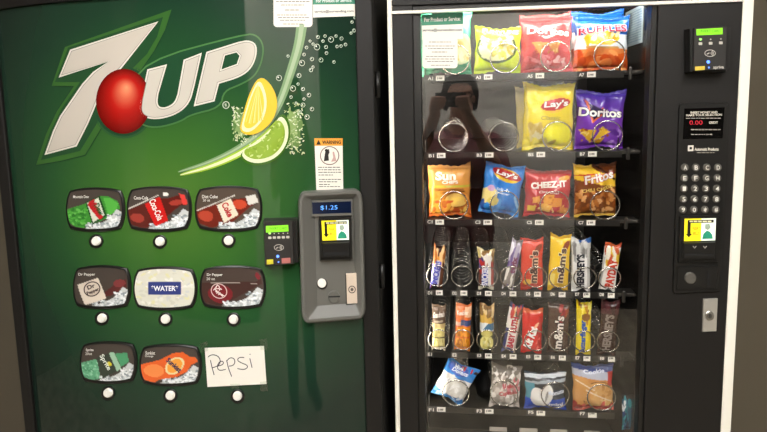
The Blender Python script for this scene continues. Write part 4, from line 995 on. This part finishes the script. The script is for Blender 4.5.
pack('chip_bag', 'red cheese cracker bag in the third tray', 'chip bag', CH, 'C', 546, 548.5, 170.5, 46, .024, 9, '#bf2b2e',
     [('grad', 0, .6, '#c43034', '#b4262a'), ('rect', 0, .93, 1, 1, '#8f1f22'), ('poly', [(.4, .46), (.62, .5), (.66, .3), (.42, .26)], '#e8a03c'), ('poly', [(.58, .44), (.82, .42), (.8, .24), (.6, .22)], '#e2902c'), ('poly', [(.36, .3), (.6, .26), (.54, .08), (.34, .14)], '#efb04a'), ('poly', [(.14, .42), (.3, .46), (.32, .34), (.16, .3)], '#e8a54a'), ('poly', [(.78, .24), (.96, .2), (.92, .06), (.78, .08)], '#dd8a2a'), ('blobs', 18, 9, .2, .1, .9, .46, .03, ['#f6cf80', '#c9701c', '#f0b85a']), ('rect', .06, .12, .22, .24, '#e6c23a'), ('ell', .84, .84, .12, .05, 10, '#e0a23c')],
     [('brand_lettering', [('CHEEZ-IT', .5, .7, .74, .14, '#f6eee4', dict(bold=.05, rot=6))]), ('flavour_lettering', [('Original', .5, .53, .4, .07, '#f0ddd0', dict(shear=.3, bold=.02))])])
pack('chip_bag', 'brown and yellow corn chip bag in the third tray', 'chip bag', CH, 'C', 595, 594.5, 164, 42, .024, 10, '#7c4421',
     [('grad', 0, .5, '#8c5227', '#6a3517'), ('band', .72, .56, 1.2, 1.2, '#edc038'), ('band', .78, .84, .8, .88, '#c23a24'), ('band', .84, .8, 1.3, 1.3, '#edc038'), ('ell', .92, 1.0, .5, .2, 0, '#6a3517'), ('blobs', 46, 21, .02, .06, 1, .5, .075, ['#d8924e', '#b26a2e', '#e2a768', '#96501f']), ('rect', 0, 0, 1, .05, '#d9b24a'), ('line', .5, .98, .95, .7, .02, '#3a1c10')],
     [('brand_lettering', two_tone('Fritos', .56, .76, .66, .16, '#f8f0e2', '#b5261f', rot=12, shear=.15)), ('flavour_lettering', [('CHILI CHEESE', .52, .545, .7, .06, '#e9c65a', dict(rot=8, bold=.02))])])
# --- tray D
def bar(name, label, cat, row, bx, tx, yt, w, seed, base, layers, texts, T=.008, narrow=.05, **k):
    return pack(name, label, cat, CB, row, bx, tx, yt, w, T, seed, base, layers, texts, narrow=narrow, res=(26, 60), **k)
V = dict(rot=90, bold=.04)
bar('candy_bar', 'brown candy bar with blue lettering on a white band, first in the fourth tray', 'candy bar', 'D', 436, 440.5, 245.5, 13, 1, '#4a2a1c', [('grad', .8, 1, '#4a2a1c', '#241511'), ('rect', 0, .08, 1, .7, '#dcd9e2'), ('rect', .72, 0, 1, .7, '#5a3524'), ('rect', 0, 0, .08, .66, '#6d5cb0'), ('poly', [(0, .78), (1, .7), (1, .62), (0, .68)], '#c98a3c'), ('blobs', 8, 3, 0, .68, 1, .8, .2, ['#e0b27a', '#a8642c'])], [('brand_lettering', [('SNICKERS', .4, .36, .56, .5, '#3a3fae', dict(rot=84, bold=.04))])])
bar('candy_bar', 'cream topped candy bar with blue and red print in the fourth tray', 'candy bar', 'D', 486, 486, 249, 16, 2, '#cfc6b0', [('rect', 0, .78, 1, 1, '#ded2a0'), ('blobs', 12, 5, 0, .78, 1, .98, .2, ['#c2b070', '#efe6c0', '#8f6a3a']), ('rect', 0, .1, .22, .78, '#5c3a30'), ('rect', .22, .1, .6, .6, '#3a47a0'), ('blobs', 10, 9, .1, .5, .8, .78, .18, ['#a8322e', '#e8e0d4', '#4a3a6a']), ('rect', .62, .08, .84, .7, '#e6e0d8'), ('rect', .84, .08, 1, .7, '#a84a40')], [('brand_lettering', [('SNICKERS', .42, .36, .5, .4, '#e9e6f2', dict(rot=88, bold=.04))])], flare=.14)
bar('candy_bar', 'thin crinkled silver and purple candy bar in the fourth tray', 'candy bar', 'D', 507.5, 518, 240, 11, 3, '#c9c3cc', [('rect', 0, .84, 1, 1, '#77706e'), ('blobs', 34, 4, 0, .1, 1, .86, .2, ['#8d7ba8', '#e6e2ea', '#6a5590', '#b9afc2']), ('blobs', 16, 6, 0, 0, 1, .3, .2, ['#e9e4da', '#8a8078'])], [('brand_lettering', [('twix', .55, .5, .34, .5, '#7a2f58', dict(rot=90, bold=.05))])], wr=1.4)
mm = lambda c, d: [('grad', 0, .3, d, c), ('rect', 0, .94, 1, 1, d), ('ell', .76, .8, .2, .07, 20, '#8a3a20')]
bar('candy_pack', 'orange red peanut butter candy pack in the fourth tray', 'candy pack', 'D', 531.5, 532, 238.5, 22.5, 4, '#d9432c', mm('#d9432c', '#c23322') + [('ell', .3, .16, .2, .06, 0, '#e0b04a')], [('brand_lettering', two_tone("m&m's", .56, .46, .62, .36, '#4a2418', '#e9c9a8', rot=88, bold=.04))], T=.011)
bar('candy_pack', 'yellow peanut candy pack in the fourth tray', 'candy pack', 'D', 557.5, 561, 235, 20.5, 5, '#f0c51a', mm('#f0c51a', '#d9ab10') + [('rect', 0, .1, .3, .3, '#f7e070')], [('brand_lettering', two_tone("m&m's", .56, .46, .62, .36, '#4a2a1c', '#f4e3b0', rot=87, bold=.04))], T=.011)
bar('candy_bar', 'white cookies and creme chocolate bar with a blue top in the fourth tray', 'candy bar', 'D', 580.5, 581, 238.5, 19, 6, '#e9e7e2', [('rect', 0, .9, 1, 1, '#2f5fa0'), ('blobs', 16, 8, 0, .7, 1, .9, .18, ['#a9a8a4', '#d0cfca', '#85837e']), ('rect', .84, 0, 1, .9, '#b9b6b0'), ('rect', 0, 0, .06, .86, '#c9c6c0')], [('brand_lettering', [("HERSHEY'S", .46, .38, .66, .42, '#23262e', dict(rot=90, bold=.05))])], T=.007)
bar('candy_bar', 'white peanut candy bar with orange red lettering, last in the fourth tray', 'candy bar', 'D', 606.5, 613.5, 243.5, 16, 7, '#ece8df', [('rect', 0, .9, 1, 1, '#b5482c'), ('blobs', 12, 8, .1, .68, 1, .9, .2, ['#e0b83c', '#c2562c', '#e9e2cc']), ('rect', 0, 0, .1, .7, '#bdb9b0')], [('brand_lettering', [('PAYDAY', .6, .38, .6, .52, '#cf3b1e', dict(rot=88, bold=.05))])])
# --- tray E
def crackers(a, b, h): return [('poly', [(.08, .08), (.92, .08), (.94, .29), (.06, .29)], a), ('poly', [(.06, .32), (.94, .32), (.92, .52), (.1, .52)], b)] + [('blobs', 22, 7, .12, .1, .88, .5, .06, [h])]
bar('cracker_pack', 'clear brown pack of cream crackers, first in the fifth tray', 'cracker pack', 'E', 438.5, 439, 304.5, 14.5, 11, '#5d4a3c', [('grad', .55, 1, '#5d4a3c', '#6d5a4a'), ('rect', 0, .52, 1, .6, '#c9b37c'), ('line', .2, .64, .8, .66, .02, '#b8a894'), ('rect', 0, 0, 1, .06, '#cfc3a8')] + crackers('#eadf9a', '#e6d98e', '#c9b76a'), [('brand_lettering', [("Grandma's", .5, .8, .8, .12, '#e9e2d8', dict(rot=8, bold=.03, shear=.2))])], T=.011)
bar('cracker_pack', 'orange wrapped pack of orange cheese crackers in the fifth tray', 'cracker pack', 'E', 462, 464, 303.5, 16.5, 12, '#dd6a2c', [('grad', .55, 1, '#dd6a2c', '#e07a44'), ('rect', .6, .72, 1, .94, '#eab890'), ('rect', .34, .54, 1, .66, '#3a4a78'), ('rect', .0, .54, .34, .62, '#d8a890'), ('rect', 0, 0, 1, .06, '#c8742c')] + crackers('#eb9a20', '#e8941c', '#b5670f'), [('brand_lettering', [('Keebler', .45, .82, .7, .1, '#f4e0cc', dict(rot=6, bold=.03))])], T=.011)
bar('cracker_pack', 'gold and blue pack of round yellow crackers in the fifth tray', 'cracker pack', 'E', 486.5, 487, 304, 15, 13, '#d9ae52', [('grad', .84, 1, '#b98a4a', '#a89070'), ('blobs', 12, 5, 0, .86, 1, 1, .18, ['#e3c48a', '#8a6a40']), ('rect', 0, .46, 1, .62, '#dfe3e4'), ('poly', [(.2, .47), (1, .47), (1, .62), (.6, .62)], '#4f7490'), ('rect', 0, 0, 1, .44, '#4d4a34'), ('ell', .5, .2, .46, .17, 0, '#ece28c'), ('ell', .5, .4, .42, .07, 0, '#ddd07a'), ('blobs', 14, 6, .2, .08, .8, .32, .06, ['#c9ba58', '#f6f0b4'])], [], T=.011)
bar('candy_bar', 'navy and white candy bar with red lettering in the fifth tray', 'candy bar', 'E', 508, 517, 304.5, 14, 14, '#e4ded6', [('rect', 0, .9, 1, 1, '#3a3c66'), ('rect', 0, 0, .2, .5, '#34366a'), ('blobs', 12, 6, .1, .72, 1, .92, .16, ['#d8a86a', '#6a4a3a', '#b8423c']), ('rect', 0, 0, 1, .06, '#3f4478'), ('rect', .86, 0, 1, .8, '#b9a8a0')], [('brand_lettering', [('BABY RUTH', .55, .42, .66, .46, '#b8263a', dict(rot=90, bold=.05))])])
bar('candy_bar', 'bright red candy bar with white script in the fifth tray', 'candy bar', 'E', 531, 533, 309, 21, 15, '#d4231f', [('grad', .8, 1, '#d4231f', '#b8321f'), ('rect', 0, .9, 1, 1, '#c9552a'), ('rect', .8, 0, 1, .85, '#b51a1c'), ('ell', .66, .62, .16, .05, 30, '#efb08a'), ('blobs', 6, 8, .7, .1, .95, .5, .1, ['#e85a50', '#a81818'])], [('brand_lettering', [('Kit Kat', .42, .38, .5, .4, '#f8f0ea', dict(rot=75, bold=.05, shear=.2))])])
bar('candy_pack', 'brown milk chocolate candy pack in the fifth tray', 'candy pack', 'E', 557.5, 559, 303, 22, 16, '#4a3328', mm('#4d372c', '#3a261d') + [('blobs', 5, 8, .5, .72, .95, .92, .12, ['#8a2c30', '#a83a3a'])], [('brand_lettering', two_tone("m&m's", .48, .44, .66, .4, '#e9dfd2', '#2a1a12', rot=87, bold=.03))], T=.011)
bar('candy_bar', 'yellow candy bar with blue lettering in the fifth tray', 'candy bar', 'E', 583, 584, 301.5, 15, 17, '#ecd416', [('blobs', 14, 6, 0, .66, 1, .95, .16, ['#b9801c', '#f4e66a', '#7a4a1c', '#dcbf12']), ('rect', 0, 0, 1, .06, '#d2bb1c'), ('ell', .62, .72, .3, .07, 0, '#8a5a24')], [('brand_lettering', [('Butterfinger', .46, .35, .64, .46, '#1f4fa0', dict(rot=90, bold=.05))])])
bar('candy_bar', 'dark brown chocolate bar with grey lettering, last in the fifth tray', 'candy bar', 'E', 606, 611, 300.5, 18.5, 18, '#352019', [('rect', 0, .76, 1, 1, '#4a2426'), ('blobs', 6, 6, .1, .78, .9, .98, .16, ['#5c2c30', '#38201c'])], [('brand_lettering', [("HERSHEY'S", .45, .42, .66, .46, '#7d7068', dict(rot=88, bold=.05))])], T=.007)
# --- tray F
PF = 'packaged cakes in the sixth tray'
don = ['#efece6', '#dcd8d0', '#f6f4f0']
pack('snack_pack', 'tilted blue and white pack of powdered donuts in the sixth tray', 'snack pack', PF, 'F', 446.5, 466.5, 367, 35, .018, 21, '#e9e9ea',
     [('rect', 0, .66, 1, 1, '#3a86d0'), ('ell', .4, .84, .34, .13, 0, '#3d5fb8'), ('band', .0, .0, .2, .12, '#3f8ccf'), ('blobs', 14, 6, 0, 0, 1, .16, .1, ['#8fc0e6', '#2f74b8', '#c9dff0']), ('ell', .58, .4, .36, .25, 0, '#e4e0d8'), ('ring', .58, .4, .38, .27, 0, .05, '#55504a'), ('blobs', 20, 8, .1, .2, .95, .62, .09, don), ('blobs', 5, 31, .5, .9, .95, 1, .06, ['#c9383c', '#3a2a2a'])], [('brand_lettering', [('Donuts', .48, .82, .5, .1, '#e6eef8', dict(bold=.03, shear=.2)), ('Mini', .4, .9, .26, .08, '#e6eef8', dict(bold=.03))])])
pack('snack_pack', 'clear pack of white cakes with red print in the sixth tray', 'snack pack', PF, 'F', 504, 507, 365, 32, .018, 22, '#a79c92',
     [('grad', .6, 1, '#8f857a', '#5f574f'), ('blobs', 60, 6, 0, 0, 1, .8, .09, ['#e9e2da', '#cfc6bc', '#b8aca2', '#efeae4', '#d8cfc6']), ('blobs', 8, 16, .4, .4, 1, .72, .08, ['#c9606a', '#d98a90']), ('blobs', 20, 26, 0, .7, 1, 1, .06, ['#c2bab0', '#6d655c'])], [('brand_lettering', [('Cupcakes', .6, .4, .62, .13, '#b82c3c', dict(bold=.03, rot=8, shear=.25)), ('Iced', .66, .58, .4, .1, '#b82c3c', dict(bold=.02, rot=4))])], wr=1.5)
pack('snack_pack', 'blue and black pack picturing white donuts in the sixth tray', 'snack pack', PF, 'F', 545, 545, 372, 43, .018, 23, '#2d3a4a',
     [('rect', 0, .6, 1, .93, '#2a2f36'), ('band', .86, .9, .94, .98, '#c9ced2'), ('band', .72, .78, .78, .86, '#9fa8ae'), ('rect', 0, .2, .22, .75, '#4f8fa0'), ('grad', 0, .34, '#2746a8', '#2f55c0'), ('ell', .3, .38, .18, .26, 10, '#e9e6e0'), ('ell', .52, .42, .14, .3, -12, '#efece6'), ('ell', .52, .4, .03, .16, -12, '#8d8a86')], [('brand_lettering', [('donuts', .74, .54, .38, .12, '#dfe8f6', dict(bold=.04)), ('mini', .74, .18, .34, .1, '#e6ecf8', dict(bold=.04))])])
pack('snack_pack', 'blue and red pack showing a round tan cookie in the sixth tray', 'snack pack', PF, 'F', 593, 592, 364.5, 42, .018, 24, '#c98a4a',
     [('rect', 0, .84, 1, 1, '#34488c'), ('band', .8, .66, .92, .82, '#b9bccb'), ('rect', .86, .56, 1, .86, '#b83a34'), ('ell', .62, .36, .38, .3, 0, '#dba766'), ('ring', .62, .36, .4, .32, 0, .05, '#6a4424'), ('blobs', 22, 6, .3, .14, .95, .6, .06, ['#e6bd84', '#c98d4a', '#d9a05c']), ('ell', .18, .5, .26, .26, 0, '#cf9450'), ('line', .05, .7, .5, .5, .012, '#efd9b8'), ('line', .3, .5, .95, .22, .01, '#efdcc0'), ('rect', 0, 0, 1, .13, '#b8362e'), ('blobs', 10, 3, 0, 0, 1, .14, .1, ['#d85a4c', '#9c2a24'])], [('brand_lettering', [('Cookie', .52, .88, .5, .08, '#e2e6f2', dict(bold=.03))])])
# --- a dark teal wrapper that has slid down beside the lowest tray

TRAY['G'] = zg - .0085
pack('snack_wrapper', 'narrow dark teal wrapper standing by the inner side wall under the sixth tray', 'snack wrapper', None, 'G', 627.3, 627, 394, 10.5, .009, 61, '#12506a', [('rect', 0, .86, 1, 1, '#0c0f12'), ('blobs', 20, 4, 0, 0, 1, .86, .16, ['#1c6f80', '#123a78', '#0e2f4a', '#2b8a94']), ('blobs', 5, 9, 0, .55, .4, .8, .1, ['#dfe8ea'])], [], res=(22, 40))  # the pale blobs are a highlight painted onto the teal
# ================================================================== the person photographing the machines (seen in the glass)
def limb(bm, pts, rads, seg=12):
    """A tapered, round-ended limb through the joints given."""
    b = MB(); m = None
    P, R = [], []
    for i in range(len(pts) - 1):
        for k in range(5):
            t = k/5; P.append(np.array(pts[i])*(1-t) + np.array(pts[i+1])*t); R.append(rads[i]*(1-t) + rads[i+1]*t)
    P.append(np.array(pts[-1])); R.append(rads[-1])
    bm.tube(P, R, None, seg); bm.ball(pts[0], rads[0], None, 12); bm.ball(pts[-1], rads[-1], None, 12)
def fuse(name, mb, m, parent=None, voxel=.008, it=3, keep=None):
    """Melts overlapping limbs into one continuous surface."""
    me = bpy.data.meshes.new(name); me.from_pydata(mb.v, [], mb.f); me.update()
    o = bpy.data.objects.new(name + '_source', me); C.objects.link(o)
    r = o.modifiers.new('melt', 'REMESH'); r.mode = 'VOXEL'; r.voxel_size = voxel
    s = o.modifiers.new('soften', 'SMOOTH'); s.factor = .5; s.iterations = it
    dg = bpy.context.evaluated_depsgraph_get(); me2 = bpy.data.meshes.new_from_object(o.evaluated_get(dg))
    bpy.data.objects.remove(o); bpy.data.meshes.remove(me)
    me2.name = name; me2.materials.clear(); me2.materials.append(m); me2.polygons.foreach_set('use_smooth', [True]*len(me2.polygons))
    q = bpy.data.objects.new(name, me2); C.objects.link(q)
    if parent: q.parent = parent
    return q
PY_ = -1.72                       # where the person stands
hp = lambda x, y, z: (x + .01, PY_ + y, z)
sp = lambda x, y, z: (x + .01, PY_ + y, z*.976)
HX, HY, HZ = .012, .015, 1.665    # head centre
b = MB()
def head(b):
    b.ball(sp(HX, HY - .012, HZ + .022), (.073, .088, .092), None, 24)
    b.ball(sp(HX, HY + .012, HZ - .045), (.056, .066, .062), None, 20)
    b.ball(sp(HX, HY + .045, HZ - .085), (.026, .024, .02), None, 14)
    limb(b, [sp(HX, HY + .078, HZ + .02), sp(HX, HY + .1, HZ - .022)], [.008, .014], 10)
    for s in (-1, 1):
        b.ball(sp(HX + s*.074, HY - .01, HZ - .002), (.01, .02, .032), None, 12)
        limb(b, [sp(HX + s*.015, HY + .078, HZ + .033), sp(HX + s*.05, HY + .06, HZ + .03)], [.008, .007], 8)
        b.ball(sp(HX + s*.04, HY + .05, HZ - .02), (.02, .02, .018), None, 10)
    limb(b, [sp(HX - .02, HY + .07, HZ - .052), sp(HX + .02, HY + .07, HZ - .052)], [.007, .007], 8)
head(b)
limb(b, [sp(HX, -.02, HZ - .06), sp(.0, -.035, 1.44)], [.052, .06])
limb(b, [sp(-.13, -.03, 1.41), sp(.13, -.03, 1.41)], [.062, .062])
for x in (-.07, .07): limb(b, [sp(x, -.03, 1.36), sp(x, -.03, 1.1), sp(x*.95, -.03, .92)], [.098, .085, .098], 16)
hands = []
for s in (-1, 1):
    cxp_ = -.036
    W_ = (cxp_ + s*.078 + (.0 if s < 0 else .0), .262, 1.545)      # wrist
    limb(b, [sp(s*.185, -.03, 1.40), sp(s*.245, .03, 1.19)], [.056, .043]); limb(b, [sp(s*.245, .03, 1.19), hp(*W_)], [.043, .027])
    limb(b, [sp(s*.09, -.03, .92), sp(s*.1, -.015, .5), sp(s*.115, -.03, .09)], [.092, .06, .042], 16)
    limb(b, [sp(s*.115, -.05, .05), sp(s*.13, .12, .035)], [.038, .03])
    # palm behind the phone's end, four curled fingers round its far face and a thumb on the near face
    ex = cxp_ + s*.072
    limb(b, [hp(*W_), hp(ex + s*.008, .285, 1.575)], [.026, .030])
    limb(b, [hp(ex + s*.006, .29, 1.555), hp(ex + s*.012, .292, 1.605)], [.022, .019])
    for k, (zz, ln) in enumerate(((1.622, .055), (1.604, .062), (1.586, .058), (1.568, .046))):
        a = (ex + s*.016, .302, zz); c = (ex + s*.008, .336, zz + .002); d = (ex - s*ln*.35, .342, zz + .003); e_ = (ex - s*ln*.8, .339, zz + .003)
        limb(b, [hp(*a), hp(*c)], [.0088, .0084], 8); limb(b, [hp(*c), hp(*d), hp(*e_)], [.0084, .0078, .0064], 8)
    limb(b, [hp(ex + s*.006, .285, 1.57), hp(ex - s*.012, .300, 1.592), hp(ex - s*.032, .3085, 1.602)], [.014, .0105, .008], 8)
skin = mat('warm_skin', '#d6a184', .55)
person = fuse('person', b, skin, voxel=.006, it=2)
person['label'] = 'standing person in a dark red t-shirt and glasses holding a phone, reflected in the glass'; person['category'] = 'person'
ORG[person.name] = (0, 0, 0)
b = MB()
limb(b, [sp(-.14, -.03, 1.395), sp(.14, -.03, 1.395)], [.075, .075]); limb(b, [sp(-.06, -.03, 1.44), sp(.06, -.03, 1.44)], [.05, .05])
for x in (-.075, 0, .075): limb(b, [sp(x, -.03, 1.36), sp(x, -.03, 1.12), sp(x*1.12, -.03, .89)], [.112, .104, .118], 18)
for s in (-1, 1): limb(b, [sp(s*.18, -.03, 1.395), sp(s*.228, .008, 1.25)], [.072, .062])
build_shirt = fuse('t_shirt', b, mat('dark_red_cotton', '#955256', .85), person, .009, 3)
m = MB()
for i in range(9):
    x = .0 + .012*i; m.tube([sp(x - .03, .083, 1.245 + .012*math.sin(i*2.1)), sp(x - .02, .085, 1.29 + .01*math.cos(i*1.7))], .004, ink('#c9922e'), 6)
build('shirt_print', m, person)
b = MB()
for s in (-1, 1): limb(b, [sp(s*.085, -.03, .93), sp(s*.1, -.015, .5), sp(s*.115, -.03, .05)], [.108, .08, .062], 16)
limb(b, [sp(-.06, -.03, .93), sp(.06, -.03, .93)], [.105, .105], 16)
fuse('trousers', b, mat('black_trouser_cloth', '#141312', .9), person, .01, 3)
for s in (-1, 1):
    b = MB(); limb(b, [sp(s*.115, -.07, .06), sp(s*.132, .13, .048)], [.05, .044]); b.ball(sp(s*.134, .15, .04), (.047, .06, .036), None)
    sh = fuse('shoe', b, mat('black_shoe', '#121110', .5), person, .008, 2)
    so = MB().box(s*.124 - .034 + .01, s*.124 + .044 + .01, PY_ - .105, PY_ + .195, .0, .018, mat('white_shoe_sole', '#d6d2c8', .6), .01)
    ORG[sh.name] = (0, 0, 0); build('sole', so, sh)
b = MB(); b.ball(sp(HX, HY - .03, HZ + .045), (.083, .09, .086), None, 22)
for s in (-1, 1): limb(b, [sp(HX + s*.062, HY + .012, HZ + .085), sp(HX + s*.082, HY - .012, HZ + .02), sp(HX + s*.078, HY - .03, HZ - .06)], [.026, .022, .016])
limb(b, [sp(HX - .045, HY + .055, HZ + .1), sp(HX + .045, HY + .055, HZ + .1)], [.02, .02])
fuse('hair', b, mat('black_hair', '#15110f', .5), person, .008, 2)
m = MB()
gm_ = mat('thin_dark_spectacle_frame', '#8b8782', .25, .8)
for s in (-1, 1):
    m.tube([sp(HX + s*.034 + .024*math.cos(t), HY + .098, HZ + .008 + .018*math.sin(t)) for t in np.linspace(0, 2*PI, 20)[:-1]], .0022, gm_, 6, closed=True)
    m.tube([sp(HX + s*.058, HY + .097, HZ + .012), sp(HX + s*.078, HY + .0, HZ + .012)], .002, gm_, 6)
m.tube([sp(HX - .01, HY + .1, HZ + .012), sp(HX + .01, HY + .1, HZ + .012)], .002, gm_, 6)
build('glasses', m, person)
ph = thing('smartphone', hp(-.036, .32, 1.575), 'dark smartphone held level in both hands of the person reflected in the glass', 'phone')
body = MB().box(-.036 + .01 - .075, -.036 + .01 + .075, PY_ + .3175, PY_ + .3265, 1.575, 1.647, mat('dark_phone_case', '#17171a', .35), .003)
build('phone_case', body, ph)
build('screen', MB().box(-.026 - .069, -.026 + .069, PY_ + .3168, PY_ + .3176, 1.579, 1.643, mat('lit_phone_screen', '#20262a', .2, emit='#9aa8a0', estr=.25)), ph)
lens = MB()
for dx, dz in ((.004, .0), (-.012, .012), (-.012, -.012)): lens.tube([(.002 + dx, PY_ + .3264, 1.612 + dz), (.002 + dx, PY_ + .3285, 1.612 + dz)], .006, mat('lens_glass', '#060608', .08), 14)
build('lens', lens, ph)
